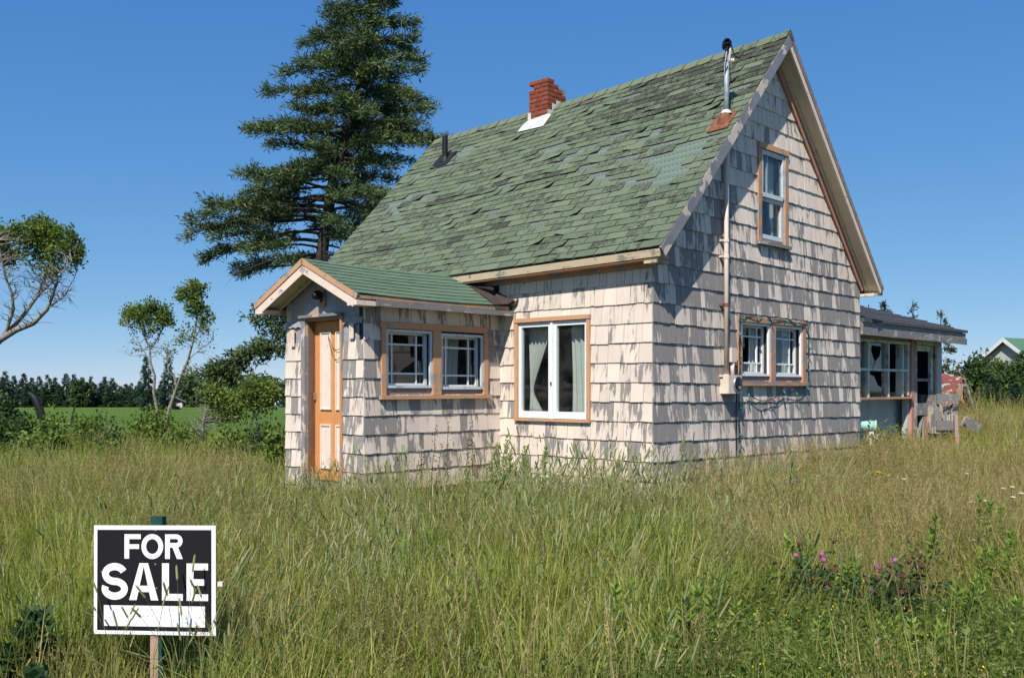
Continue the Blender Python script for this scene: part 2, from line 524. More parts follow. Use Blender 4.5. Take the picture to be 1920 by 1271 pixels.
# ------------------------------------------------------------------ terrain
def _interp(x, xs, ys):
    return np.interp(x, xs, ys)
def ground_z(X, Y):
    X = np.asarray(X, float); Y = np.asarray(Y, float)
    zl = _interp(Y, [-50, 3, 11, 20, 40, 150, 400, 6000], [0.0, 0.0, 0.0, -0.12, -0.50, -1.85, -3.0, -12])
    zr = _interp(Y, [-50, 3, 11, 15, 30, 60, 200, 6000], [0.0, 0.0, 0.02, 0.18, 0.40, 0.55, 0.6, -12])
    w = np.clip((X / np.maximum(Y, 4.0) + 0.10) / 0.45, 0, 1); w = w * w * (3 - 2 * w)
    bump = 0.03 * np.sin(X * 1.3 + 0.7) * np.cos(Y * 0.9) * np.exp(-Y / 60)
    return zl * (1 - w) + zr * w + bump
def gz(x, y):
    return float(ground_z(x, y))

ys = np.concatenate([np.linspace(-30, 2, 9), np.linspace(3, 40, 60), np.geomspace(42, 6000, 40)])
xs = np.linspace(-1, 1, 61)
V = []
for y in ys:
    half = 40 + max(y, 0) * 1.6
    X = xs * half
    V.append(np.stack([X, np.full_like(X, y), ground_z(X, y)], 1))
V = np.concatenate(V)
nx = len(xs)
Q = [(j * nx + i, j * nx + i + 1, (j + 1) * nx + i + 1, (j + 1) * nx + i) for j in range(len(ys) - 1) for i in range(nx - 1)]
gm = np_mesh("ground", V, Q)
tag(link("ground", gm, None, ("ground",)), kind="structure")
# crop field lying on the ground, left
FY = np.geomspace(27, 149, 30); FX = np.linspace(0, 1, 24)
V = []
for y in FY:
    xl = -1.1 * y - 20; xr = -0.10 * y - 0.4
    X = xl + (xr - xl) * FX
    V.append(np.stack([X, np.full_like(X, y), ground_z(X, y) + 0.05 + 0.25 * min(1, (y - 27) / 10)], 1))
V = np.concatenate(V); nx = len(FX)
Q = [(j * nx + i, j * nx + i + 1, (j + 1) * nx + i + 1, (j + 1) * nx + i) for j in range(len(FY) - 1) for i in range(nx - 1)]
tag(link("field", np_mesh("field", V, Q), None, ("crop",)), kind="structure")

# ------------------------------------------------------------------ house frame
TH = math.atan2(0.723, 0.691)
HX, HY = 1.617, 11.15
GX = np.array([math.cos(TH), math.sin(TH)]); EX = np.array([-math.sin(TH), math.cos(TH)])
house = empty("house", (HX, HY, 0), TH,
              "weathered cream shingled house with green roof, brick chimney and small front porch", "house")
def to_world(l):
    return Vector((HX + l[0] * GX[0] + l[1] * EX[0], HY + l[0] * GX[1] + l[1] * EX[1], l[2]))
def screen(l):
    w = to_world(l)
    return (w.x / w.y * 1827, (w.z - EYE) / w.y * 1827)

W_, D_ = 5.41, 6.55           # gable width (local x), depth (local y)
RX = 2.72                     # ridge local x
PX0, PY0, PY1 = -2.23, 2.455, 4.05   # porch
PMID = (PY0 + PY1) / 2

def rng_():
    return random.random()

class Face:
    """a wall plane in house coordinates: s along the wall, z up, d outward"""
    def __init__(self, o, s, n):
        self.o = Vector(o); self.s = Vector(s); self.n = Vector(n)
    def p(self, s, z, d):
        return self.o + self.s * s + self.n * d + Vector((0, 0, z))
    def box(self, mb, s0, s1, z0, z1, d0, d1, mi=0):
        q = self.p
        return mb.hexa([q(s0, z0, d1), q(s1, z0, d1), q(s1, z0, d0), q(s0, z0, d0), q(s0, z1, d1), q(s1, z1, d1), q(s1, z1, d0), q(s0, z1, d0)], mi)

GABLE = Face((0, 0, 0), (1, 0, 0), (0, -1, 0))
EAVE = Face((0, 0, 0), (0, 1, 0), (-1, 0, 0))
PWIN = Face((0, PY0, 0), (1, 0, 0), (0, -1, 0))
PDOOR = Face((PX0, 0, 0), (0, 1, 0), (-1, 0, 0))
PFAR = Face((0, PY1, 0), (1, 0, 0), (0, 1, 0))
BACK = Face((W_, 0, 0), (0, 1, 0), (1, 0, 0))
FARG = Face((0, D_, 0), (1, 0, 0), (0, 1, 0))
ANX = Face((0, 0.35, 0), (1, 0, 0), (0, -1, 0))

def roof_z(x):   # underside of main deck above the gable wall
    return 3.27 + (6.13 - 3.27) * (1 - abs(x - RX) / RX) 

def panel_wall(name, F, s0, s1, zb, top, openings, mat, breaks=(), th=0.10, parent=house):
    """solid wall with real openings, standing behind its shingles (d from -th to 0)"""
    mb = MB()
    cuts = sorted(set([s0, s1, *breaks] + [o[0] for o in openings] + [o[1] for o in openings]))
    for a, b in zip(cuts[:-1], cuts[1:]):
        if b - a < 1e-6: continue
        ops = sorted([(o[2], o[3]) for o in openings if o[0] <= a + 1e-6 and o[1] >= b - 1e-6])
        z = zb
        segs = []
        for o in ops:
            segs.append((z, o[0], o[0])); z = o[1]
        segs.append((z, top(a), top(b)))
        for z0, za, zb_ in segs:
            q = F.p
            mb.hexa([q(a, z0, 0), q(b, z0, 0), q(b, z0, -th), q(a, z0, -th), q(a, za, 0), q(b, zb_, 0), q(b, zb_, -th), q(a, za, -th)])
    return mb.build(name, mat, parent)

# openings: (s0, s1, z0, z1)
OP_UP = (2.40, 3.02, 3.56, 4.74)
OP_LO = [(1.88, 2.62, 1.74, 2.43), (2.75, 3.52, 1.74, 2.43)]
OP_EV = (0.955, 2.10, 1.24, 2.42)
OP_PW = [(-1.94, -1.20, 1.58, 2.28), (-1.09, -0.34, 1.56, 2.26)]
OP_DR = (2.91, 3.58, 0.45, 2.42)

gable_wall = panel_wall("wall", GABLE, 0.0, W_, 0.05, lambda s: roof_z(s) - 0.02, [OP_UP] + OP_LO, "dark_room", (RX,))
eave_wall = panel_wall("wall", EAVE, 0.10, D_, 0.05, lambda s: 3.12, [OP_EV], "dark_room")
panel_wall("wall", BACK, 0.10, D_ - 0.1, 0.05, lambda s: 3.12, [], "cream_board")
panel_wall("wall", FARG, 0.0, W_, 0.05, lambda s: roof_z(s) - 0.30, [], "cream_board", (RX,))
porch_wall = panel_wall("wall", PWIN, PX0, -0.003, 0.30, lambda s: 2.66, OP_PW, "dark_room")
door_wall = panel_wall("wall", PDOOR, PY0 + 0.003, PY1 - 0.003, 0.30, lambda s: 2.63 + 0.45 * (1 - abs(s - PMID) / (PY1 - PMID)), [OP_DR], "gable_peel", (PMID,))
panel_wall("wall", PFAR, PX0, -0.003, 0.30, lambda s: 2.66, [], "cream_board")
mb = MB(); mb.box(0.1, W_ - 0.1, 0.1, D_ - 0.1, 0.45, 0.5); mb.box(0.1, W_ - 0.1, 0.1, D_ - 0.1, 3.0, 3.04)
mb.build("floor_and_ceiling", "dark_room", house)
mb = MB(); mb.box(PX0 + 0.1, -0.01, PY0 + 0.1, PY1 - 0.1, 0.40, 0.45); mb.build("porch_floor", "dark_room", house)
mb = MB()
mb.box(PX0 + 0.02, -0.02, PY0 + 0.02, PY1 - 0.02, -0.3, 0.31)
mb.box(0.02, W_ - 0.02, 0.02, D_ - 0.02, -0.3, 0.06)
mb.build("foundation", "concrete", house)

# ------------------------------------------------------------------ wall shingles
SH = []     # (area, verts(8), sh attrs(8x3), parent)
def shingle(F, a0, a1, z0, z1, parent, peel, clip=None, drop=0.0, vtop=1.0, vbot=0.0):
    """one wedge-shaped wooden shingle, butt at z0, tucked under the course above"""
    r = rng_()
    gap = 0.0015 + 0.002 * rng_()
    a0 += gap; a1 -= gap
    if a1 - a0 < 0.012: return
    j = random.uniform(-0.006, 0.004)
    tb = random.uniform(0.017, 0.024); tt = 0.004
    zb0 = z0 + j + random.uniform(-0.0025, 0.0025); zb1 = z0 + j + random.uniform(-0.0025, 0.0025)
    l0, r0, l1, r1 = a0, a1, a0, a1
    if clip:
        l0, r0 = max(a0, clip(z0)[0]), min(a1, clip(z0)[1]); l1, r1 = max(a0, clip(z1)[0]), min(a1, clip(z1)[1])
        if r0 - l0 < 0.012: return
        if r1 < l1: m = (l1 + r1) / 2; l1 = m - 0.002; r1 = m + 0.002
    q = F.p
    dz = lambda s: -drop * s
    P = [q(l0, zb0 + dz(l0), tb + 0.003), q(r0, zb1 + dz(r0), tb + 0.003), q(r0, zb1 + dz(r0), 0.002), q(l0, zb0 + dz(l0), 0.002),
         q(l1, z1 + dz(l1), tt + 0.003), q(r1, z1 + dz(r1), tt + 0.003), q(r1, z1 + dz(r1), 0.001), q(l1, z1 + dz(l1), 0.001)]
    at = [(r, peel, vbot)] * 4 + [(r, peel, vtop)] * 4
    s = [screen(p) for p in (P[0], P[1], P[5], P[4])]
    area = 0.5 * abs(sum(s[i][0] * s[(i + 1) % 4][1] - s[(i + 1) % 4][0] * s[i][1] for i in range(4)))
    SH.append((area, P, at, parent))

def shingle_wall(F, s0, s1, butts, openings, parent, peel, wmin, wmax, clip=None, drop=0.0, lap=0.022):
    for i in range(len(butts) - 1):
        z0, z1 = butts[i], butts[i + 1]
        a = s0
        cuts = []
        while a < s1 - 1e-6:
            w = random.uniform(wmin, wmax)
            b = a + w
            if s1 - b < wmin * 0.6: b = s1
            b = min(b, s1)
            cuts.append((a, b)); a = b
        for a, b in cuts:
            edges = sorted(set([a, b] + [e for o in openings for e in o[:2] if a < e < b]))
            for p0, p1 in zip(edges[:-1], edges[1:]):
                mid = (p0 + p1) / 2
                zs = [(z0, z1)]
                for o in openings:
                    if o[0] < mid < o[1]:
                        nz = []
                        for c0, c1 in zs:
                            if o[3] <= c0 or o[2] >= c1: nz.append((c0, c1)); continue
                            if o[2] > c0 + 0.01: nz.append((c0, o[2]))
                            if o[3] < c1 - 0.01: nz.append((o[3], c1))
                        zs = nz
                for c0, c1 in zs:
                    top = c1 + lap if c1 == z1 and i < len(butts) - 2 else c1
                    vt = (c1 - z0) / (z1 - z0); vb = (c0 - z0) / (z1 - z0)
                    shingle(F, p0, p1, c0, top, parent, peel(mid, z0), clip, drop, vt, vb)

def clump(x, y):
    return 0.5 + 0.25 * (math.sin(x * 2.3 + y * 1.7) + math.sin(x * 5.1 - y * 3.3 + 1.0))
EXPO = 0.2288
butts_main = [3.0275 - EXPO * k for k in range(13, 0, -1)] + [3.0275 + EXPO * k for k in range(0, 14)]
def peel_gable(s, z):
    p = 0.54 + random.choice((-1, 1, 1)) * random.uniform(0.0, 0.17) - 0.02 + 0.07 * (clump(s, z * 2) - 0.5)
    if z > 3.1: p -= 0.10 + 0.05 * min(1.6, z - 3.1)
    if 3.4 < z and s < 1.9: p += 0.07
    return p
OPG = [(2.31, 3.10, 3.50, 4.80), (1.80, 3.61, 1.65, 2.50)]
shingle_wall(GABLE, -0.025, W_ + 0.02, butts_main, OPG, gable_wall, peel_gable, 0.075, 0.165,
             lambda z: (max(-0.03, (z - 3.27) / 2.86 * RX - 0.0), min(W_ + 0.03, 2 * RX - (z - 3.27) / 2.86 * RX)), 0.0095)
def peel_eave(y, z):
    p = 0.42 + random.uniform(-0.13, 0.11)
    if z > 2.7: p -= 0.08
    elif z > 2.3: p -= 0.03
    if z < 1.5: p += 0.045
    return p
bm_eave = [b for b in butts_main if b < 3.1]
bm_eave[-1] = 3.03
shingle_wall(EAVE, -0.004, PY0 + 0.0, bm_eave, [(0.91, 2.14, 1.20, 2.47)], eave_wall, peel_eave, 0.09, 0.20)
PB = 0.22
butts_p = [0.825 + PB * k for k in range(-2, 8)]
butts_p[-1] = 2.335
def peel_pw(s, z):
    p = 0.465 + random.uniform(-0.14, 0.13)
    if z > 2.3: p -= 0.05
    if s < -1.9: p += 0.05
    return p
shingle_wall(PWIN, PX0 - 0.022, -0.006, butts_p + [2.56], [(-2.01, -0.26, 1.50, 2.35)], porch_wall, peel_pw, 0.10, 0.21)
def peel_dr(s, z):
    return 0.455 + random.uniform(-0.11, 0.10) + (0.04 if s < 2.9 else 0)
shingle_wall(PDOOR, PY0 - 0.002, 2.86, [b for b in butts_p if b < 2.31], [], door_wall, peel_dr, 0.12, 0.22)
shingle_wall(PDOOR, 3.68, PY1 + 0.01, [b for b in butts_p if b < 2.31], [], door_wall, peel_dr, 0.10, 0.2)

BOX_F = [(3, 2, 1, 0), (4, 5, 6, 7), (0, 1, 5, 4), (1, 2, 6, 5), (2, 3, 7, 6), (3, 0, 4, 7)]
def emit_pieces(items, name, mats, limit=298, faces=BOX_F):
    """the largest in view become objects; the rest is joined, one part per parent"""
    items.sort(key=lambda q: -q[0])
    rest = {}
    for k, (ar, P, at, par) in enumerate(items):
        if k < limit:
            me = bpy.data.meshes.new(name)
            me.from_pydata([tuple(p) for p in P], [], faces)
            vcol(me, "sh", at)
            link(name, me, par, mats)
        else:
            rest.setdefault("all", []).append((P, at, par))
    for par, lst in rest.items():
        mb = MB(); A = []
        for P, at, _p in lst:
            mb.add(P, faces); A += list(at)
        o = mb.build(name + "_rest", mats, lst[0][2])
        vcol(o.data, "sh", A)
        tag(o, kind="stuff")
emit_pieces(SH, "wall_shingle", ("shingle_paint",))

# ------------------------------------------------------------------ main roof
Z_E0, Z_A, Z_RL, Z_EL = 3.155, 6.296, 6.079, 3.03
YV0, YV1, XE = -0.257, 6.773, -0.24
XB, Z_B0, Z_BL = 5.68, 3.128, 3.02
def front_pt(u, v, d=0.0):
    """u metres from the right verge, v 0 eave..1 ridge, d along the outward normal"""
    t = u / (YV1 - YV0)
    z0 = Z_E0 + (Z_EL - Z_E0) * t; z1 = Z_A + (Z_RL - Z_A) * t
    sag = -0.035 * math.sin(math.pi * t) * v - 0.03 * math.sin(math.pi * v) * (0.5 + 0.5 * math.sin(u * 1.6))
    x = XE + (RX - XE) * v
    z = z0 + (z1 - z0) * v + sag
    return Vector((x - 0.728 * d, YV0 + u, z + 0.686 * d))
def back_pt(u, v, d=0.0):
    t = u / (YV1 - YV0)
    z0 = Z_B0 + (Z_BL - Z_B0) * t; z1 = Z_A + (Z_RL - Z_A) * t
    return Vector((XB + (RX - XB) * v + 0.728 * d, YV0 + u, z0 + (z1 - z0) * v - 0.035 * math.sin(math.pi * t) * v + 0.686 * d))
ULEN = YV1 - YV0
NC = 32
deck = MB(); cv = []
NU, NV = 36, 64
for fn in (front_pt,):
    for j in range(NV + 1):
        for i in range(NU + 1):
            deck.v.append(tuple(fn(ULEN * i / NU, j / NV, 0.0))); cv.append((ULEN * i / NU, NC * j / NV, 0))
    for j in range(NV):
        for i in range(NU):
            a = j * (NU + 1) + i
            deck.f.append((a, a + NU + 1, a + NU + 2, a + 1)); deck.mi.append(0)
roof = deck.build("roof", "bare_shingle", house)
vcol(roof.data, "cv", cv)
# deck boards underneath both slopes
mb = MB()
for fn, nm in ((front_pt, 0), (back_pt, 1)):
    for i in range(12):
        u0 = ULEN * i / 12 + (0.012 if i == 0 else 0); u1 = ULEN * (i + 1) / 12
        for j in range(8):
            v0, v1 = j / 8, (j + 1) / 8
            P = [fn(u0, v0, -0.09), fn(u1, v0, -0.09), fn(u1, v1, -0.09), fn(u0, v1, -0.09), fn(u0, v0, -0.006), fn(u1, v0, -0.006), fn(u1, v1, -0.006), fn(u0, v1, -0.006)]
            mb.hexa(P)
mb.build("roof_deck", "dark_room", house)

TABF = [(0, 1, 4, 3), (1, 2, 5, 4), (6, 7, 1, 0), (7, 8, 2, 1), (6, 0, 3), (8, 5, 2), (3, 4, 7, 6), (4, 5, 8, 7)]
TABS = []
ex = 1.0 / NC
def in_zone(u, v):
    p = 0.015
    for (cu, cvv, ru, rv, pr) in ((1.15, 0.44, 1.15, 0.085, 0.62), (0.7, 0.33, 0.7, 0.06, 0.55), (2.1, 0.56, 0.9, 0.05, 0.45), (1.2, 0.60, 1.0, 0.05, 0.4), (6.0, 0.72, 0.75, 0.10, 0.6), (6.2, 0.5, 0.6, 0.07, 0.7),
                                  (6.0, 0.36, 0.7, 0.05, 0.5), (3.3, 0.63, 0.5, 0.05, 0.55), (5.6, 0.86, 0.5, 0.05, 0.35), (3.1, 0.30, 0.9, 0.03, 0.2)):
        q = ((u - cu) / ru) ** 2 + ((v - cvv) / rv) ** 2
        if q < 1: p = max(p, pr)
    return p
def buckle(u, v):
    """long raised waves in the roofing"""
    h = 0.0
    for (c0, sl, u0, u1, a) in ((0.475, 0.003, 2.0, 5.4, 0.035), (0.20, 0.004, 3.0, 6.6, 0.016), (0.72, -0.002, 0.3, 2.4, 0.018)):
        if u0 < u < u1:
            q = abs(v - (c0 + sl * (u - u0)))
            if q < 0.02: h = max(h, a * (0.4 + 0.6 * abs(math.sin(u * 7.0 + c0 * 30))) * (1 - q / 0.02))
    return h
for c in range(NC):
    v0 = c * ex; v1 = min(1.0, (c + 1) * ex + 0.010)
    u = -0.02 - (0.16 if c % 2 else 0.0) - random.uniform(0, 0.02)
    run_missing = 0
    while u < ULEN + 0.0:
        w = 0.318
        a, b = max(u + 0.007, -0.022), min(u + w - 0.007, ULEN + 0.022)
        u += w
        if b - a < 0.05: continue
        um = (a + b) / 2
        pm = in_zone(um, v0)
        miss = rng_() < (pm * 0.8 + (0.2 if run_missing and pm > 0.1 else 0))
        run_missing = miss
        special = 0.0
        if miss:
            if rng_() < 0.025: special = 1.0
            elif rng_() < 0.25:    # a torn remnant of the tab
                b = a + (b - a) * random.uniform(0.3, 0.6)
            else: continue
        r = rng_()
        blotch = 0.45 + random.uniform(-0.17, 0.17)
        if v0 > 0.62 and um < 2.6: blotch += 0.20 * min(1, (v0 - 0.62) * 4) + 0.04
        if v0 > 0.85: blotch += 0.05
        bk = buckle(um, v0)
        if bk > 0: blotch += 0.17  # tabs along the raised waves are blotched darker
        if rng_() < 0.05: blotch += 0.14
        lift = [0.014 + random.uniform(0, 0.006) + bk * random.uniform(0.6, 1.2) for _ in range(3)]
        if rng_() < 0.09:
            k = random.choice((0, 2)); lift[k] += random.uniform(0.012, 0.035)
        if rng_() < 0.06: lift[1] += random.uniform(0.01, 0.02)
        jj = [random.uniform(-0.0012, 0.0012) for _ in range(3)]
        sk = random.uniform(-0.004, 0.004)
        us = (a, um, b)
        P = [front_pt(us[i] + sk, v0 + jj[i], lift[i]) for i in range(3)] + [front_pt(us[i], v1, 0.005) for i in range(3)]
        P += [front_pt(us[i] + sk, v0 + jj[i], lift[i] - 0.008) for i in range(3)]
        at = [(r, blotch, special)] * 9
        s = [screen(p) for p in (P[0], P[2], P[5], P[3])]
        ar = 0.5 * abs(sum(s[i][0] * s[(i + 1) % 4][1] - s[(i + 1) % 4][0] * s[i][1] for i in range(4)))
        TABS.append((ar, P, at, roof))

# porch roof: two low slopes under the main eave
PRX0, PRX1 = -2.53, -0.015
PRY0, PRY1 = 2.19, 4.30
PZE, PZR = 2.638, 3.121
def porch_pt(side):
    def fn(u, v, d=0.0):
        yE = PRY0 if side < 0 else PRY1
        k = (PZR - PZE) / abs(PMID - yE); nl = math.hypot(1, k)
        y = yE + (PMID - yE) * v
        return Vector((PRX0 + u, y + side * d * k / nl, PZE + (PZR - PZE) * v - 0.02 * math.sin(math.pi * u / 2.5) + d / nl))
    return fn
PUL = PRX1 - PRX0
mb = MB(); cv = []
for side in (-1, 1):
    fn = porch_pt(side); b0 = len(mb.v)
    for j in range(9):
        for i in range(9):
            mb.v.append(tuple(fn(PUL * i / 8, j / 8, 0.0))); cv.append((PUL * i / 8, j, 0))
    for j in range(8):
        for i in range(8):
            a = b0 + j * 9 + i
            q = (a, a + 1, a + 10, a + 9)
            mb.f.append(q if side < 0 else q[::-1]); mb.mi.append(0)
porch_roof = mb.build("porch_roof", "bare_shingle", house)
vcol(porch_roof.data, "cv", cv)
mb = MB()
for side in (-1, 1):
    fn = porch_pt(side)
    for i in range(6):
        u0, u1 = 0.012 + (PUL - 0.012) * i / 6, 0.012 + (PUL - 0.012) * (i + 1) / 6
        mb.hexa([fn(u0, 0.01, -0.05), fn(u1, 0.01, -0.05), fn(u1, 1, -0.05), fn(u0, 1, -0.05), fn(u0, 0.01, -0.005), fn(u1, 0.01, -0.005), fn(u1, 1, -0.005), fn(u0, 1, -0.005)])
mb.build("porch_deck", "dark_room", house)
PNC = 9
PT = []
for side in (-1, 1):
    fn = porch_pt(side)
    for c in range(PNC):
        v0 = c / PNC; v1 = min(1.0, (c + 1) / PNC + 0.02)
        u = -0.015 - (0.155 if c % 2 else 0.0)
        umax = PUL - 0.30 * (1 - v0) + 0.0 if side < 0 else PUL
        while u < umax:
            a, b = max(u + 0.003, -0.018), min(u + 0.307, umax)
            u += 0.31
            if b - a < 0.04: continue
            r = rng_(); um = (a + b) / 2
            us = (a, um, b) if side < 0 else (b, um, a)
            lf = [0.012 + random.uniform(0, 0.004) for _ in range(3)]
            P = [fn(us[i], v0, lf[i]) for i in range(3)] + [fn(us[i], v1, 0.004) for i in range(3)] + [fn(us[i], v0, lf[i] - 0.007) for i in range(3)]
            s = [screen(p) for p in (P[0], P[2], P[5], P[3])]
            ar = 0.5 * abs(sum(s[i][0] * s[(i + 1) % 4][1] - s[(i + 1) % 4][0] * s[i][1] for i in range(4))) * (1 if side < 0 else 0.01)
            PT.append((ar, P, [(r, 0.35 + random.uniform(-0.1, 0.1), 0)] * 9, porch_roof))
# the tabs that show largest are objects, the rest of each roof is joined
PT.sort(key=lambda q: -q[0]); TABS.sort(key=lambda q: -q[0])
emit_pieces(PT, "roof_shingle", ("porch_green",), 46, TABF)
emit_pieces(TABS, "roof_shingle", ("roof_green",), 252, TABF)
# back slope shingles are out of view: plain courses
mb = MB(); A = []
for c in range(NC):
    v0 = c * ex; v1 = (c + 1) * ex
    for i in range(8):
        u0, u1 = -0.02 + (ULEN + 0.04) * i / 8, -0.02 + (ULEN + 0.04) * (i + 1) / 8
        mb.hexa([back_pt(u0, v0, 0.004), back_pt(u0, v1, -0.002), back_pt(u1, v1, -0.002), back_pt(u1, v0, 0.004), back_pt(u0, v0, 0.018), back_pt(u0, v1, 0.006), back_pt(u1, v1, 0.006), back_pt(u1, v0, 0.018)])
        A += [(rng_(), 0.5, 0)] * 8
o = mb.build("rear_roof_courses", "roof_green", roof); vcol(o.data, "sh", A); tag(o, kind="stuff")
# ridge caps
cap_w = 0.145
n = 0
u = -0.02
while u < ULEN:
    u1 = min(u + 0.27, ULEN + 0.02)
    mbc = MB()
    l = random.uniform(0.012, 0.022)
    for uu, dd in ((u, l + 0.014), (u1, 0.014)):
        mbc.v += [tuple(front_pt(uu, 1 - 0.034, dd - 0.004)), tuple((front_pt(uu, 1, 0) + Vector((0, 0, dd + 0.010)))), tuple(back_pt(uu, 1 - 0.034, dd - 0.004))]
    mbc.v += [tuple(front_pt(u, 1 - 0.034, l - 0.002)), tuple((front_pt(u, 1, 0) + Vector((0, 0, l + 0.012)))), tuple(back_pt(u, 1 - 0.034, l - 0.002))]
    mbc.f = [(0, 1, 4, 3), (1, 2, 5, 4), (6, 7, 1, 0), (7, 8, 2, 1)]; mbc.mi = [0] * 4
    o = mbc.build("ridge_cap", "roof_green", roof)
    vcol(o.data, "sh", [(0.75 + 0.5 * rng_(), 0.25 + random.uniform(-.1, .1) + (0.25 if u < 0.9 else 0), 0)] * 9)
    u += 0.235
mbc = MB()

# ------------------------------------------------------------------ verge, soffit and eave boards
def slope_board(fn, name, mat, u0, u1, d0, d1, v0=0.0, v1=1.0, parent=house, nseg=8):
    mb = MB()
    for j in range(nseg):
        a, b = v0 + (v1 - v0) * j / nseg, v0 + (v1 - v0) * (j + 1) / nseg
        mb.hexa([fn(u0, a, d0), fn(u1, a, d0), fn(u1, b, d0), fn(u0, b, d0), fn(u0, a, d1), fn(u1, a, d1), fn(u1, b, d1), fn(u0, b, d1)])
    return mb.build(name, mat, parent)
slope_board(front_pt, "rake_board", "grey_rake", -0.026, -0.004, -0.125, 0.002, -0.005, 1.0)
slope_board(back_pt, "rake_board", "brown_rake", -0.026, -0.004, -0.075, -0.002, -0.005, 1.0)
slope_board(front_pt, "rake_strip", "cream_trim", -0.003, 0.016, -0.15, -0.095, 0.0, 0.975)
slope_board(back_pt, "rake_strip", "cream_trim", -0.018, 0.014, -0.15, -0.078, 0.0, 0.975)
slope_board(front_pt, "soffit", "soffit_cream", 0.017, 0.235, -0.115, -0.095, 0.0, 0.985)
slope_board(back_pt, "soffit", "soffit_cream", 0.017, 0.235, -0.115, -0.095, 0.0, 0.985)
slope_board(back_pt, "frieze_board", "pink_trim", 0.203, 0.228, -0.225, -0.117, 0.03, 0.955)
slope_board(front_pt, "frieze_board", "cream_trim", 0.212, 0.228, -0.19, -0.117, 0.07, 0.96)
slope_board(back_pt, "soffit_batten", "soffit_cream", 0.165, 0.200, -0.14, -0.117, 0.02, 0.965)
slope_board(front_pt, "rake_board", "grey_wood", ULEN + 0.004, ULEN + 0.026, -0.125, -0.02)
slope_board(back_pt, "rake_board", "grey_wood", ULEN + 0.004, ULEN + 0.026, -0.125, -0.02)
# front eave
mb = MB()
for i in range(8):
    a, b = ULEN * i / 8, ULEN * (i + 1) / 8
    pa, pb = front_pt(a, 0), front_pt(b, 0)
    q = [(0.004, -0.105), (0.022, -0.105), (0.022, -0.035), (0.004, -0.02)]
    A_ = [Vector((pa.x + x, pa.y, pa.z + z)) for x, z in q]; B_ = [Vector((pb.x + x, pb.y, pb.z + z)) for x, z in q]
    mb.hexa([A_[0], A_[1], A_[2], A_[3], B_[0], B_[1], B_[2], B_[3]])
mb.build("eave_fascia", "tan_board", house)
mb = MB()
pa, pb = front_pt(0.03, 0), front_pt(ULEN, 0)
mb.hexa([(XE + 0.018, pa.y, pa.z - 0.125), (0.03, pa.y, pa.z - 0.125), (0.03, pb.y, pb.z - 0.125), (XE + 0.018, pb.y, pb.z - 0.125),
         (XE + 0.018, pa.y, pa.z - 0.105), (0.03, pa.y, pa.z - 0.105), (0.03, pb.y, pb.z - 0.105), (XE + 0.018, pb.y, pb.z - 0.105)])
mb.build("eave_soffit", "orange_old", house)
mb = MB(); mb.hexa([(-0.045, -0.02, 2.965), (-0.004, -0.02, 2.965), (-0.004, D_, 2.88), (-0.045, D_, 2.88), (-0.045, -0.02, 3.03), (-0.004, -0.02, 3.03), (-0.004, D_, 2.93), (-0.045, D_, 2.93)])
mb.build("eave_frieze", "orange_old", house)
mb = MB(); mb.hexa([(-0.225, -0.20, 2.985), (0.0, -0.20, 2.985), (0.0, -0.026, 2.985), (-0.225, -0.026, 2.985), (-0.21, -0.20, 3.04), (0.0, -0.20, 3.20), (0.0, -0.026, 3.20), (-0.21, -0.026, 3.04)])
mb.build("cornice_return", "tan_board", house)
# back eave box seen at the verge end
mb = MB(); mb.hexa([(W_ + 0.02, YV0 + 0.02, 2.99), (XB + 0.015, YV0 + 0.02, 3.01), (XB + 0.015, D_, 2.92), (W_ + 0.02, D_, 2.90), (W_ + 0.02, YV0 + 0.02, 3.035), (XB + 0.015, YV0 + 0.02, 3.055), (XB + 0.015, D_, 2.96), (W_ + 0.02, D_, 2.94)])
mb.build("rear_soffit", "soffit_cream", house)
mb = MB(); mb.box(XB - 0.006, XB + 0.016, YV0 + 0.0, D_ + 0.15, 3.012, 3.10); mb.build("rear_fascia", "brown_rake", house)

# ------------------------------------------------------------------ porch trim
def pboard(side, name, mat, u0, u1, d0, d1, v0, v1):
    fn = porch_pt(side); mb = MB()
    mb.hexa([fn(u0, v0, d0), fn(u1, v0, d0), fn(u1, v1, d0), fn(u0, v1, d0), fn(u0, v0, d1), fn(u1, v0, d1), fn(u1, v1, d1), fn(u0, v1, d1)])
    return mb.build(name, mat, house)
for sd in (-1, 1):
    e = 0.0 if sd < 0 else 0.0
    pboard(sd, "barge_strip", "orange_trim_h", -0.016, 0.008, -0.062, 0.002, -0.01, 1.0)
    pboard(sd, "barge_board", "cream_trim", -0.004, 0.012, -0.165, -0.064, 0.015, 1.0)
    pboard(sd, "porch_soffit", "soffit_cream", 0.014, 0.27, -0.085, -0.062, 0.0, 0.985)
    pboard(sd, "porch_batten", "soffit_cream", 0.245, 0.268, -0.13, -0.087, 0.12, 0.97)
    # boxed return at the foot of each barge
    yE = PRY0 if sd < 0 else PRY1
    y0, y1 = (yE + 0.01, yE + 0.19) if sd < 0 else (yE - 0.17, yE - 0.01)
    mb = MB(); mb.hexa([(PRX0 - 0.006, y0, PZE - 0.125), (PRX0 + 0.26, y0, PZE - 0.125), (PRX0 + 0.26, y1, PZE - 0.125), (PRX0 - 0.006, y1, PZE - 0.125),
                        (PRX0 - 0.006, y0, PZE - 0.075), (PRX0 + 0.26, y0, PZE - 0.075), (PRX0 + 0.26, y1, PZE - 0.075 + (0.09 if sd < 0 else 0.02)), (PRX0 - 0.006, y1, PZE - 0.075 + (0.09 if sd < 0 else 0.02))])
    mb.build("barge_return", "cream_trim", house)
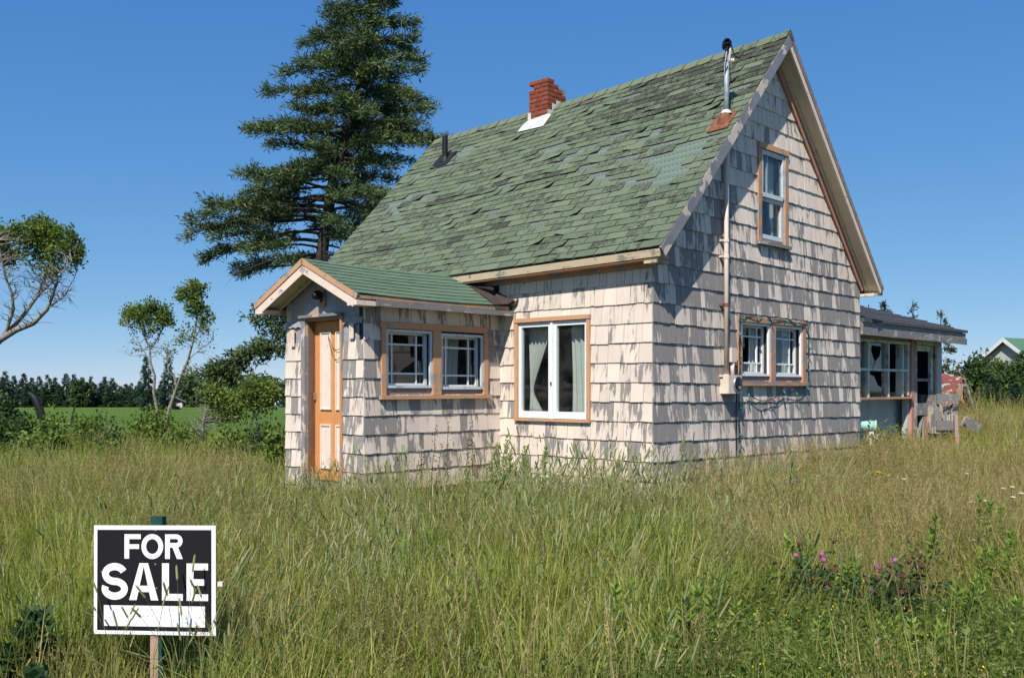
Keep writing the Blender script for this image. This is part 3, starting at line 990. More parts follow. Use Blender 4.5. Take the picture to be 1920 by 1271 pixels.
# right eave of the porch: weathered fascia with split upper strip
mb = MB(); mb.box(PRX0 + 0.27, -0.03, PRY0 - 0.004, PRY0 + 0.018, PZE - 0.125, PZE - 0.055); mb.build("porch_fascia", "grey_wood", house)
mb = MB(); mb.box(PRX0 + 0.012, -0.10, PRY0 + 0.005, PRY0 + 0.026, PZE - 0.052, PZE - 0.008); mb.build("porch_fascia_strip", "orange_old", house)
mb = MB(); mb.box(PRX0 + 0.272, -0.03, PRY0 + 0.02, PY0 - 0.002, PZE - 0.10, PZE - 0.085); mb.build("porch_eave_soffit", "soffit_cream", house)
mb = MB(); mb.box(PRX0 + 0.012, -0.03, PRY1 - 0.026, PRY1 - 0.005, PZE - 0.125, PZE - 0.02); mb.build("porch_fascia", "cream_board", house)
# torn felt where the porch roof meets the wall
fn = porch_pt(-1)
mb = MB()
ss = 9
for i in range(ss + 1):
    v = 0.0 + 0.86 * i / ss - 0.02
    a = fn(PUL - 0.32 * (1 - v) - 0.06, v, 0.018 + random.uniform(0, 0.008))
    b = fn(PUL - 0.14 * (1 - v) - 0.0, v, 0.022 + random.uniform(0, 0.02))
    c = Vector((-0.022, b.y + 0.01, b.z + 0.035 + random.uniform(0, 0.05)))
    mb.v += [tuple(a), tuple(b), tuple(c)]
for i in range(ss):
    q = i * 3
    mb.f += [(q, q + 3, q + 4, q + 1), (q + 1, q + 4, q + 5, q + 2)]; mb.mi += [0, 0]
o = mb.build("roofing_felt", "felt", house)
o.modifiers.new("thick", 'SOLIDIFY').thickness = 0.006
# a curled flap of black felt standing off the wall and a bent flashing corner
mb = MB()
for i in range(8):
    t = i / 7
    y = 3.05 - 0.62 * t
    zb = 2.99 - 0.20 * t - 0.02 * math.sin(t * 5); zt = 2.93 + 0.05 * math.sin(t * 3.0) - 0.07 * t
    mb.v += [(-0.10 - 0.05 * math.sin(t * 3), y, zb - 0.01), (-0.20 + 0.03 * t, y - 0.015, (zb + zt) / 2 + 0.01), (-0.12 - 0.04 * t, y - 0.02, zt + 0.02)]
for i in range(7):
    q = i * 3
    mb.f += [(q, q + 3, q + 4, q + 1), (q + 1, q + 4, q + 5, q + 2)]; mb.mi += [0, 0]
o = mb.build("felt_flap", "tar", house); o.modifiers.new("thick", 'SOLIDIFY').thickness = 0.005
mb = MB(); mb.add([(-0.03, 2.19, 2.665), (-0.03, 2.09, 2.75), (-0.035, 2.11, 2.66), (-0.12, 2.20, 2.64)], [(0, 1, 2), (0, 2, 3)])
o = mb.build("flashing_corner", "felt", house); o.modifiers.new("thick", 'SOLIDIFY').thickness = 0.004

# ------------------------------------------------------------------ windows
def wpart(F, name, mat, parent, *boxes):
    mb = MB()
    for b in boxes: F.box(mb, *b)
    return mb.build(name, mat, parent)

def casing_window(F, mat, label, *boxes):
    """window part whose upright casings are pieces of it"""
    w = wpart(F, "window", mat, house, boxes[0])
    for b in boxes[1:]: wpart(F, "casing", mat, w, b)
    w["label"] = label
    return w

def glass_pane(F, parent, s0, s1, z0, z1, d, shape=None):
    """thin pane; shape gives the outline of what is left of a broken one, in 0..1"""
    mb = MB()
    sh = shape or [(0, 0), (1, 0), (1, 1), (0, 1)]
    n = len(sh)
    k = random.uniform(-0.002, 0.002)
    pts = [(s0 + (s1 - s0) * a, z0 + (z1 - z0) * b, d + k * (a - 0.5)) for a, b in sh]
    vs = [F.p(*p) for p in pts] + [F.p(p[0], p[1], p[2] - 0.003) for p in pts]
    fs = [tuple(range(n)), tuple(reversed(range(n, 2 * n)))] + [(i, (i + 1) % n + 0, n + (i + 1) % n, n + i) for i in range(n)]
    mb.add(vs, fs)
    return mb.build("pane", "glass", parent)

def prairie_sash(F, win, s0, s1, z0, z1, storm, d_storm, d_sash, broken=()):
    """storm frame outside, nine-light sash behind it"""
    t = 0.032
    wpart(F, "storm_frame", storm, win, (s0, s0 + t, z0, z1, d_storm - 0.03, d_storm), (s1 - t, s1, z0, z1, d_storm - 0.03, d_storm),
          (s0 + t, s1 - t, z0, z0 + t, d_storm - 0.03, d_storm - 0.002), (s0 + t, s1 - t, z1 - t, z1, d_storm - 0.03, d_storm - 0.002))
    i = 0.012
    a0, a1, b0, b1 = s0 + i, s1 - i, z0 + i, z1 - i
    fr = 0.045
    wpart(F, "sash", "white_sash", win, (a0, a0 + fr, b0, b1, d_sash - 0.035, d_sash), (a1 - fr, a1, b0, b1, d_sash - 0.035, d_sash),
          (a0 + fr, a1 - fr, b0, b0 + fr, d_sash - 0.035, d_sash - 0.002), (a0 + fr, a1 - fr, b1 - fr, b1, d_sash - 0.035, d_sash - 0.002))
    g0, g1, h0, h1 = a0 + fr, a1 - fr, b0 + fr, b1 - fr
    sw, sh = g1 - g0, h1 - h0
    vs = [g0, g0 + sw * 0.17, g0 + sw * 0.80, g1]; hs = [h0, h0 + sh * 0.20, h0 + sh * 0.80, h1]
    m = 0.010
    for v in vs[1:3]: wpart(F, "muntin", "white_sash", win, (v - m, v + m, h0, h1, d_sash - 0.028, d_sash - 0.006))
    for h in hs[1:3]: wpart(F, "muntin", "white_sash", win, (g0, g1, h - m, h + m, d_sash - 0.026, d_sash - 0.008))
    for ii in range(3):
        for jj in range(3):
            shp = None
            if (ii, jj) in dict(broken): shp = dict(broken)[(ii, jj)]
            if shp == 0: continue
            glass_pane(F, win, vs[ii], vs[ii + 1], hs[jj], hs[jj + 1], d_sash - 0.016, shp)

# porch pair
win = casing_window(PWIN, "orange_trim", "pair of nine-light windows in orange casing, one pane broken", (-2.01, -1.945, 1.50, 2.285, 0.0, 0.045), (-1.215, -1.08, 1.50, 2.285, 0.0, 0.047), (-0.335, -0.26, 1.50, 2.285, 0.0, 0.045))
wpart(PWIN, "head_casing", "orange_trim_h", win, (-2.035, -0.245, 2.287, 2.365, 0.0, 0.055))
wpart(PWIN, "sill", "orange_trim_h", win, (-2.04, -0.215, 1.452, 1.498, 0.0, 0.075))
wpart(PWIN, "lower_rail", "grey_wood", win, (-1.943, -1.217, 1.50, 1.585, -0.05, 0.006), (-1.078, -0.337, 1.50, 1.565, -0.05, 0.006))
prairie_sash(PWIN, win, -1.94, -1.218, 1.585, 2.28, "storm_frame", 0.03, -0.055,
             broken=(((1, 1), [(0, 0), (0.32, 0), (0.42, 0.12), (1, 0.48), (1, 0.62), (0.80, 0.56), (0.74, 1.0), (0.0, 1.0)]), ((2, 1), [(0, 0), (1, 0), (1, 0.55), (0, 0.4)]), ((2, 2), 0), ((1, 2), [(0.72, 0), (1, 0), (1, 1), (0.66, 1)])))
prairie_sash(PWIN, win, -1.077, -0.338, 1.568, 2.262, "storm_frame", 0.03, -0.055)
# gable pair
win = casing_window(GABLE, "orange_old_v", "pair of nine-light windows in flaking orange casing with string lights", (1.80, 1.876, 1.66, 2.435, 0.0, 0.045), (2.622, 2.748, 1.66, 2.435, 0.0, 0.047), (3.523, 3.605, 1.65, 2.435, 0.0, 0.045))
wpart(GABLE, "head_casing", "orange_old", win, (1.795, 3.62, 2.437, 2.50, 0.0, 0.055))
wpart(GABLE, "sill", "orange_old", win, (1.755, 3.665, 1.612, 1.658, 0.0, 0.075))
wpart(GABLE, "lower_rail", "grey_wood", win, (1.878, 2.620, 1.66, 1.738, -0.05, 0.006), (2.75, 3.521, 1.66, 1.735, -0.05, 0.006))
prairie_sash(GABLE, win, 1.879, 2.620, 1.74, 2.432, "white_sash", 0.03, -0.055, broken=(((1, 1), [(0, 0.62), (0.24, 0.55), (0.22, 1), (0, 1)]), ((1, 2), [(0, 0), (0.32, 0.0), (0.42, 1), (0, 1)]), ((0, 1), 0)))
prairie_sash(GABLE, win, 2.75, 3.52, 1.737, 2.43, "white_sash", 0.03, -0.055, broken=(((1, 2), [(0, 0), (0.45, 0.0), (0.75, 0.45), (1, 0.1), (1, 1), (0, 1)]),))
# eave window: two tall casements
win = casing_window(EAVE, "orange_trim", "tall pair of white casements in clean orange casing", (0.905, 0.955, 1.20, 2.42, 0.0, 0.045), (2.10, 2.155, 1.20, 2.42, 0.0, 0.045))
wpart(EAVE, "head_casing", "orange_trim_h", win, (0.90, 2.16, 2.422, 2.475, 0.0, 0.055))
wpart(EAVE, "sill", "orange_trim_h", win, (0.90, 2.158, 1.165, 1.198, 0.0, 0.055))
wpart(EAVE, "mullion", "white_sash", win, (1.505, 1.545, 1.20, 2.418, -0.05, 0.035))
wpart(EAVE, "window_latch", "black_metal", win, (1.518, 1.532, 1.62, 1.66, 0.036, 0.05))
for a, b in ((0.958, 1.502), (1.548, 2.098)):
    t = 0.055
    wpart(EAVE, "sash", "white_sash", win, (a, a + t * 0.7, 1.205, 2.415, -0.03, 0.02), (b - t * 0.9, b, 1.205, 2.415, -0.03, 0.02),
          (a + t * 0.7, b - t * 0.9, 1.205, 1.29, -0.03, 0.018), (a + t * 0.7, b - t * 0.9, 2.36, 2.415, -0.03, 0.018))
    glass_pane(EAVE, win, a + t * 0.7, b - t * 0.9, 1.29, 2.36, -0.012)
# gable upper sash window
win = casing_window(GABLE, "orange_old_v", "narrow sash window high in the gable", (2.31, 2.395, 3.52, 4.745, 0.0, 0.04), (3.022, 3.10, 3.52, 4.745, 0.0, 0.045))
wpart(GABLE, "head_casing", "orange_trim_h", win, (2.305, 3.11, 4.747, 4.82, 0.0, 0.055))
wpart(GABLE, "sill", "grey_wood", win, (2.285, 3.135, 3.475, 3.518, 0.0, 0.08))
wpart(GABLE, "lower_rail", "grey_wood", win, (2.397, 3.02, 3.52, 3.57, -0.05, 0.006))
a, b = 2.40, 3.018
wpart(GABLE, "sash", "storm_frame", win, (a, a + 0.04, 4.15, 4.74, -0.02, 0.03), (b - 0.045, b, 4.15, 4.74, -0.02, 0.03), (a + 0.04, b - 0.045, 4.68, 4.74, -0.02, 0.028), (a + 0.04, b - 0.045, 4.12, 4.175, -0.02, 0.03))
wpart(GABLE, "sash", "storm_frame", win, (a, a + 0.04, 3.575, 4.118, -0.05, 0.0), (b - 0.045, b, 3.575, 4.118, -0.05, 0.0), (a + 0.04, b - 0.045, 3.575, 3.63, -0.05, -0.002), (a + 0.04, b - 0.045, 4.07, 4.118, -0.05, -0.002))
wpart(GABLE, "muntin", "storm_frame", win, ((a + b) / 2 - 0.11, (a + b) / 2 - 0.08, 4.175, 4.68, -0.03, -0.005))
glass_pane(GABLE, win, a + 0.04, b - 0.045, 4.175, 4.68, 0.0)
glass_pane(GABLE, win, a + 0.04, b - 0.045, 3.63, 4.07, -0.03)

# ------------------------------------------------------------------ curtains (hang inside, things of their own)
def curtain(F, label, s0, s1, z0, z1, d, folds, pinch=None, grp=None):
    mb = MB(); nu, nv = 28, 14
    for j in range(nv + 1):
        t = j / nv; z = z1 + (z0 - z1) * t
        for i in range(nu + 1):
            q = i / nu
            if pinch:
                ps, pz = pinch; k = max(0.12, min(1.0, abs(z - pz) / (z1 - pz) if z > pz else 0.12 + 0.45 * (pz - z) / max(pz - z0, 0.01)))
                s = ps + (s0 + (s1 - s0) * q - ps) * k
            else:
                s = s0 + (s1 - s0) * q + 0.015 * math.sin(t * 4 + q * 2)
            mb.v.append(tuple(F.p(s, z, d + 0.018 * math.sin(q * folds * 6.28 + t * 0.8) - 0.01 * t)))
    for j in range(nv):
        for i in range(nu):
            a = j * (nu + 1) + i
            mb.f.append((a, a + 1, a + nu + 2, a + nu + 1)); mb.mi.append(0)
    o = mb.build("curtain", "cloth", None, True)
    o.location = house.location; o.rotation_euler = house.rotation_euler
    o.modifiers.new("thick", 'SOLIDIFY').thickness = 0.003
    return tag(o, label, "curtain", grp)
curtain(EAVE, "white curtain tied in a knot behind the left casement of the tall window", 1.62, 2.08, 1.25, 2.45, -0.15, 5, (2.04, 1.50))
curtain(EAVE, "white curtain hanging straight behind the right casement of the tall window", 0.96, 1.33, 1.20, 2.45, -0.14, 4)
curtain(PWIN, "thin curtain hanging inside the unbroken porch window", -0.95, -0.55, 1.5, 2.30, -0.22, 5)
curtain(GABLE, "white curtain in the lower gable window beside the meter box", 2.35, 2.66, 1.66, 2.42, -0.15, 3)
curtain(GABLE, "white curtain in the lower gable window farther from the meter box", 3.26, 3.56, 1.66, 2.42, -0.15, 3)
curtain(GABLE, "grey net curtain drawn across the lower gable window farther from the meter", 2.76, 3.2, 1.66, 2.42, -0.22, 4)
curtain(GABLE, "pale curtain swept aside in the upper gable window", 2.62, 3.04, 3.50, 4.72, -0.14, 4, (3.0, 3.62))
curtain(GABLE, "narrow curtain strip at the edge of the upper gable window", 2.38, 2.50, 3.50, 4.72, -0.14, 2)

# ------------------------------------------------------------------ porch door
F = PDOOR
door = wpart(F, "door", "door_orange", house, (2.912, 3.578, 0.46, 2.40, -0.14, -0.105))
def dpanel(s0, s1, z0, z1):
    p = wpart(F, "door_panel", "door_panel", door, (s0, s1, z0, z1, -0.104, -0.098))
    t = 0.018
    wpart(F, "panel_moulding", "door_panel", door, (s0, s0 + t, z0, z1, -0.0975, -0.084), (s1 - t, s1, z0, z1, -0.0975, -0.084), (s0 + t, s1 - t, z0, z0 + t, -0.0975, -0.085), (s0 + t, s1 - t, z1 - t, z1, -0.0975, -0.085))
for s0, s1 in ((2.96, 3.14), (3.235, 3.455)):
    dpanel(s0, s1, 1.32, 2.27); dpanel(s0, s1, 0.60, 1.14)
wpart(F, "door_latch", "steel", door, (3.555, 3.572, 1.44, 1.53, -0.104, -0.07))
mb = MB()
for k, (za, dip) in enumerate(((2.20, 0.17), (2.18, 0.27))):
    pts = [F.p(2.93 + 0.34 * t, za + 0.02 * t - dip * 4 * t * (1 - t) * (1.0), -0.075) for t in [i / 14 for i in range(15)]]
    mb.tube(pts, 0.004, 5)
mb.build("door_chain", "rust", door)
wpart(F, "door_jamb", "door_orange", house, (3.58, 3.60, 0.45, 2.42, -0.15, 0.0))
wpart(F, "door_jamb", "cream_board", house, (2.89, 2.91, 0.45, 2.42, -0.15, 0.0))
wpart(F, "door_head", "orange_old", house, (2.89, 3.60, 2.405, 2.425, -0.15, 0.0))
wpart(F, "door_casing", "grey_wood_v", house, (3.60, 3.68, 0.42, 2.44, 0.0, 0.04))
wpart(F, "door_casing", "orange_old_v", house, (2.85, 2.89, 0.42, 2.44, 0.0, 0.035))
wpart(F, "door_cap", "grey_wood", house, (2.84, 3.70, 2.442, 2.475, 0.0, 0.07))
wpart(F, "door_sill", "grey_wood", house, (2.86, 3.66, 0.38, 0.45, -0.14, 0.06))
# scalloped boards left of and right of the door head
for s0, s1 in ((2.47, 2.84), (3.70, 4.04)):
    mb = MB(); n = 16
    for i in range(n + 1):
        s = s0 + (s1 - s0) * i / n
        lo = 2.325 + 0.018 * abs(math.sin(i / n * math.pi * 3))
        mb.v += [tuple(F.p(s, lo, 0.03)), tuple(F.p(s, 2.41, 0.012)), tuple(F.p(s, lo, 0.008))]
    for i in range(n):
        q = i * 3
        mb.f += [(q, q + 3, q + 4, q + 1), (q, q + 2, q + 5, q + 3)]; mb.mi += [0, 0]
    mb.build("scalloped_board", "gable_peel", house)
wpart(F, "corner_tag", "cream_board", house, (2.62, 2.70, 2.16, 2.34, 0.03, 0.04))
wpart(F, "corner_tag", "cream_board", house, (3.83, 3.91, 2.10, 2.31, 0.03, 0.04))
# porch lamp
lamp = wpart(F, "porch_lamp", "orange_old_v", house, (3.20, 3.31, 2.56, 2.82, 0.0, 0.025))
mb = MB(); mb.lathe([(0.0, -0.03), (0.055, -0.03), (0.06, 0.0), (0.045, 0.05), (0.02, 0.07), (0.0, 0.07)], F.p(3.25, 2.70, 0.10), 14, (-1, 0, -0.3))
mb.build("lamp_shade", "black_metal", lamp, True)
mb = MB(); mb.tube([F.p(3.25, 2.72, 0.02), F.p(3.25, 2.74, 0.07), F.p(3.25, 2.71, 0.10)], 0.014, 6); mb.tube([F.p(3.26, 2.66, 0.02), F.p(3.255, 2.62, 0.05)], 0.012, 6)
mb.build("lamp_arm", "black_metal", lamp)
mb = MB(); mb.tube([F.p(3.26, 2.82, 0.015), F.p(3.262, 3.0, 0.015)], 0.008, 5); mb.build("lamp_cable", "charred", lamp)

# ------------------------------------------------------------------ chimney
ch = empty("chimney"); ch.parent = house
CX0, CX1, CY0, CY1 = 2.49, 2.95, 3.83, 4.24
def brick_mesh(l, w, h):
    mb = MB(); mb.box(-l / 2, l / 2, -w / 2, w / 2, 0, h)
    me = bpy.data.meshes.new("brick"); me.from_pydata(mb.v, [], mb.f)
    bm = bmesh.new(); bm.from_mesh(me); bmesh.ops.bevel(bm, geom=bm.edges[:], offset=0.004, segments=1, affect='EDGES'); bm.to_mesh(me); bm.free()
    me.materials.append(M["brick"])
    return me
bme = brick_mesh(0.20, 0.10, 0.062)
def brick(l, x, y, z, rz):
    o = bpy.data.objects.new("brick", bme); COL.objects.link(o); o.parent = ch
    o.location = (x + random.uniform(-.004, .004), y + random.uniform(-.004, .004), z); o.rotation_euler = (random.uniform(-.01, .01), random.uniform(-.01, .01), rz + random.uniform(-.02, .02)); o.scale = (l / 0.20, 1, 1)
ZC0 = 5.70
nco = 12
for c in range(nco):
    z = ZC0 + c * 0.0715
    top = nco - 1 - c
    off = 0.10 if c % 2 else 0.0
    # four sides laid in stretcher bond
    for side in range(4):
        L = (CX1 - CX0) if side in (0, 2) else (CY1 - CY0)
        p = 0.0 if c % 2 else 0.105
        a0 = p
        end = L - (0.105 if c % 2 else 0.0)
        nb = 2 if end - a0 > 0.26 else 1
        span = (end - a0) / nb
        for _k in range(nb):
            l = span - 0.008
            m = a0 + span / 2
            skip = False
            if top == 0: skip = not ((side == 0 and a0 < 0.12) or (side == 3))
            elif top == 1: skip = (side == 0 and a0 > 0.15) or side in (1, 2)
            elif top == 2: skip = (side == 0 and 0.2 < a0 < 0.3) or (side == 1 and rng_() < .5)
            if not skip:
                if side == 0: brick(l, CX0 + m, CY0 + 0.05, z, 0)
                elif side == 1: brick(l, CX1 - 0.05, CY0 + m, z, math.pi / 2)
                elif side == 2: brick(l, CX1 - m, CY1 - 0.05, z, 0)
                else: brick(l, CX0 + 0.05, CY1 - m, z, math.pi / 2)
            a0 += span
mb = MB(); mb.box(CX0 + 0.014, CX1 - 0.014, CY0 + 0.014, CY0 + 0.09, 5.6, ZC0 + 0.74); mb.box(CX0 + 0.014, CX1 - 0.014, CY1 - 0.09, CY1 - 0.014, 5.6, ZC0 + 0.72)
mb.box(CX0 + 0.014, CX0 + 0.09, CY0 + 0.09, CY1 - 0.09, 5.6, ZC0 + 0.72); mb.box(CX1 - 0.09, CX1 - 0.014, CY0 + 0.09, CY1 - 0.09, 5.6, ZC0 + 0.72)
mb.build("mortar_core", "mortar", ch)
# lead flashing: stepped pieces and front apron
def roofz_at(x, y):
    v = (min(x, RX) - XE) / (RX - XE)
    return front_pt(y - YV0, v).z
mb = MB()
y = CY0 - 0.008
for k, x in enumerate((CX0 - 0.004, CX0 + 0.10, CX0 + 0.20)):
    zr = roofz_at(x + 0.05, y)
    mb.box(x, x + 0.105, y - 0.002 * k - 0.003, y - 0.002 * k, zr - 0.15, zr + 0.10 - 0.02 * (k == 2))
mb.build("step_flashing", "white_flashing", ch)
mb = MB()
for (ya, yb) in ((CY0 - 0.10, CY1 + 0.08),):
    a = front_pt(ya - YV0, (CX0 - 0.20 - XE) / (RX - XE), 0.030); b = front_pt(yb - YV0, (CX0 - 0.17 - XE) / (RX - XE), 0.034)
    c = Vector((CX0 - 0.006, CY1 + 0.01, roofz_at(CX0, CY1) + 0.05)); d = Vector((CX0 - 0.006, CY0 - 0.01, roofz_at(CX0, CY0) + 0.07))
    e_ = front_pt(ya - YV0 + 0.02, (CX0 + 0.02 - XE) / (RX - XE), 0.03); f_ = front_pt(yb - YV0, (CX0 + 0.0 - XE) / (RX - XE), 0.03)
    mb.add([a, b, c, d, e_, f_], [(0, 3, 2, 1), (0, 4, 3), (1, 2, 5)])
o = mb.build("apron_flashing", "white_flashing", ch); o.modifiers.new("t", 'SOLIDIFY').thickness = 0.004
mb = MB(); mb.box(CX0 - 0.008, CX0 + 0.05, CY1 - 0.05, CY1 + 0.012, roofz_at(CX0, CY1) - 0.1, roofz_at(CX0, CY1) + 0.17); mb.build("corner_flashing", "white_flashing", ch)

# vent pipe at the far end of the roof
vp = empty("vent_pipe"); vp.parent = house
base = front_pt(6.12, 0.80, 0.0)
mb = MB(); mb.tube([base - Vector((0, 0, 0.1)), base + Vector((0, 0, 0.42))], 0.05, 12, False); mb.tube([base + Vector((0, 0, 0.42)), base + Vector((0, 0, 0.0))], 0.042, 12, False)
mb.build("pipe", "black_metal", vp, True)
mb = MB(); pts = [front_pt(5.94, 0.755, 0.03), front_pt(6.34, 0.755, 0.03), front_pt(6.34, 0.845, 0.03), front_pt(5.94, 0.845, 0.03)]
lo = [front_pt(5.94, 0.755, 0.012), front_pt(6.34, 0.755, 0.012), front_pt(6.34, 0.845, 0.012), front_pt(5.94, 0.845, 0.012)]
mb.hexa(lo + pts); mb.build("flange", "tar", vp)
mb = MB(); mb.tube([base + Vector((0, 0, -0.03)), base + Vector((0, 0, 0.07))], [0.085, 0.055], 12, False); mb.build("collar", "tar", vp)

# ------------------------------------------------------------------ electric service: mast, conduit, meter
sm = empty("service_mast"); sm.parent = house
MS = 1.448; MY = -0.075
vm = (MS - XE) / (RX - XE)
mbase = front_pt(MY - YV0, vm, 0.0)
zt = mbase.z + 0.92
mb = MB(); mb.tube([(MS, MY, mbase.z - 0.1), (MS, MY - 0.004, zt)], 0.031, 12); mb.build("mast_pipe", "galvanised", sm, True)
mb = MB(); mb.lathe([(0.05, 0), (0.058, 0.03), (0.055, 0.08), (0.035, 0.12), (0.0, 0.125)], (MS, MY, zt - 0.03), 12, (0.15, 0.0, 1)); mb.lathe([(0.0, -0.02), (0.05, -0.02), (0.055, 0.03), (0.03, 0.06)], (MS - 0.02, MY - 0.03, zt + 0.01), 10, (-0.6, -0.3, 0.3))
mb.build("weatherhead", "black_metal", sm, True)
mb = MB()
mb.tube([(MS - .03, MY - .05, zt + .02), (MS - .11, MY - .05, zt - .13), (MS - .13, MY - .05, zt - .23), (MS - .06, MY - .05, zt - .21)], 0.008, 5)
mb.tube([(MS + .0, MY - .06, zt + .02), (MS + .03, MY - .10, zt - .14), (MS + .12, MY - .12, zt - .15)], 0.008, 5)
mb.tube([(MS, MY - .05, zt - .28), (MS + .02, MY - .05, zt - .42), (MS - .01, MY - .045, zt - .52)], 0.006, 5)
mb.build("loose_wire", "charred", sm)
mb = MB(); mb.tube([(MS, MY - .06, zt + .03), (MS - .025, MY - .065, zt - .1), (MS - .025, MY - .06, zt - .2), (MS + .02, MY - .06, zt - .24)], 0.010, 6); mb.build("loose_wire", "cream_metal", sm)
mb = MB(); mb.lathe([(0.0, 0), (0.03, 0), (0.03, 0.02), (0.018, 0.025), (0.03, 0.03), (0.03, 0.05), (0.0, 0.05)], (MS + 0.035, MY - 0.03, zt - 0.18), 10, (0.5, -0.6, 0)); mb.build("insulator", "cream_metal", sm)
mb = MB()
q = [front_pt(MY - YV0 + a, vm + b, 0.03) for a, b in ((-0.12, -0.055), (0.17, -0.055), (0.17, 0.028), (-0.12, 0.028))]
ql = [front_pt(MY - YV0 + a, vm + b, 0.014) for a, b in ((-0.12, -0.055), (0.17, -0.055), (0.17, 0.028), (-0.12, 0.028))]
mb.hexa(ql + q); mb.build("flange", "rust", sm)
mb = MB(); mb.lathe([(0.13, -0.10), (0.11, -0.02), (0.07, 0.06), (0.045, 0.10)], (MS - 0.02, MY + 0.0, mbase.z - 0.01), 16, (-0.35, 0, 1)); mb.build("boot", "rust", sm, True)
mb = MB(); mb.lathe([(0.075, 0), (0.06, 0.03), (0.04, 0.05)], (MS - 0.006, MY, mbase.z + 0.075), 14, (-0.1, 0, 1)); mb.build("sealant_ring", "white_flashing", sm, True)
mb = MB(); mb.tube([(MS, MY, 1.73), (MS, MY, mbase.z - 0.10)], 0.029, 10)
cond = mb.build("conduit", "cream_metal", house, True)
for z in (1.735, 2.62, 3.22, 3.42): 
    mb = MB(); mb.tube([(MS, MY, z - 0.02), (MS, MY, z + 0.02)], 0.037, 10); mb.box(MS - 0.075, MS - 0.02, MY + 0.01, -0.012, z - 0.012, z + 0.012); mb.build("pipe_strap", "cream_metal" if z != 2.62 else "rust", cond)
meter = wpart(GABLE, "meter_box", "cream_metal", house, (1.395, 1.70, 1.515, 1.745, 0.0, 0.14))
mb = MB(); c = GABLE.p(1.598, 1.632, 0.14); mb.lathe([(0.10, 0.0), (0.102, 0.018), (0.09, 0.024), (0.088, 0.01)], c, 24, (0, -1, 0)); mb.build("meter_ring", "steel", meter, True)
mb = MB(); mb.lathe([(0.087, 0.0), (0.085, 0.022), (0.07, 0.032), (0.0, 0.036)], c, 24, (0, -1, 0)); mb.build("meter_glass", "dial_black", meter, True)
mb = MB(); GABLE.box(mb, 1.57, 1.63, 1.57, 1.61, 0.174, 0.178); mb.build("meter_plate", "steel", meter)
mb = MB(); mb.tube([(1.615, -0.06, 1.74), (1.615, -0.06, 1.915)], 0.026, 10); mb.build("meter_pipe", "cream_metal", meter, True)
wpart(GABLE, "junction_box", "cream_metal", meter, (1.555, 1.675, 1.91, 2.09, 0.0, 0.09))
mb = MB(); mb.tube([GABLE.p(1.70, 1.63, 0.06), GABLE.p(1.735, 1.60, 0.05), GABLE.p(1.735, 1.2, 0.04), GABLE.p(1.74, 0.7, 0.04)], 0.007, 5); mb.build("meter_cable", "charred", meter)

# ------------------------------------------------------------------ string lights round the gable pair (a thing of its own)
sl = empty("string_lights", house.location, TH, "dark green string of small coloured bulbs strung round the lower gable window", "string lights")
path = []
def seg(a, b, n, sagv=0.0):
    for i in range(n):
        t = i / n
        path.append((a[0] + (b[0] - a[0]) * t, a[1] + (b[1] - a[1]) * t - sagv * 4 * t * (1 - t)))
seg((3.20, 1.585), (3.58, 1.53), 5, 0.03); 
path = []
seg((1.78, 0.75), (1.76, 1.25), 6, 0.0); seg((1.76, 1.25), (1.77, 1.62), 4); seg((1.77, 1.62), (1.785, 2.52), 12, 0); seg((1.785, 2.52), (2.4, 2.53), 7, 0.03); seg((2.4, 2.53), (3.0, 2.525), 7, 0.03); seg((3.0, 2.525), (3.63, 2.49), 7, 0.03)
seg((3.63, 2.49), (3.65, 1.62), 11, 0); seg((3.65, 1.62), (3.45, 1.56), 3); seg((3.45, 1.56), (2.9, 1.55), 6, 0.03); seg((2.9, 1.55), (1.84, 1.60), 14, 0.16)
mb = MB()
mb.tube([GABLE.p(s + 0.008 * math.sin(i * 2.1), z + 0.006 * math.cos(i * 1.7), 0.065 + 0.008 * math.sin(i)) for i, (s, z) in enumerate(path)], 0.0045, 5)
mb.tube([GABLE.p(s + 0.010 * math.cos(i * 1.9), z + 0.008 * math.sin(i * 1.3), 0.068 + 0.008 * math.cos(i * 1.4)) for i, (s, z) in enumerate(path)], 0.0040, 5)
mb.build("wire", "wire_green", sl)
for i in range(3, len(path) - 1, 4):
    s, z = path[i]; c = GABLE.p(s, z, 0.07)
    dr = Vector((random.uniform(-.5, .8), -0.5, random.uniform(-1.2, -0.3))).normalized()
    mb = MB(); mb.lathe([(0.0, 0), (0.011, 0.002), (0.011, 0.024), (0.013, 0.03), (0.013, 0.045), (0.006, 0.06), (0.0, 0.062)], c, 8, dr)
    mb.build("bulb", "bulb_red" if i % 16 == 3 and i > 60 else "bulb_teal", sl, True)

# ------------------------------------------------------------------ rear annex of the house
AX0, AX1, AY0 = W_ + 0.05, 9.83, 0.35
AF = ANX
A_OP = [(6.05, 8.17, 1.41, 2.34), (5.9, 8.2, 0.05, 1.388), (8.53, 9.41, 0.30, 2.36)]
ann = panel_wall("annex_wall", AF, AX0, AX1, 0.05, lambda s: 2.50, A_OP, "annex_panel", (), 0.10)
wpart(AF, "lower_panel", "annex_panel", ann, (5.92, 7.048, 0.05, 1.386, -0.24, -0.22))
wpart(AF, "lower_panel", "annex_panel", ann, (7.054, 8.45, 0.05, 1.386, -0.24, -0.217))
mb = MB(); mb.box(AX1 - 0.1, AX1, AY0 + 0.1, 4.2, 0.05, 2.5); mb.box(AX0, AX1, 4.1, 4.2, 0.05, 2.5); mb.box(AX0, AX1, AY0 + 0.26, 4.1, 0.12, 0.17); mb.box(AX0, 8.3, AY0 + 0.25, AY0 + 0.27, 0.05, 1.36); mb.build("annex_wall", "dark_room", house)
aroof = MB()
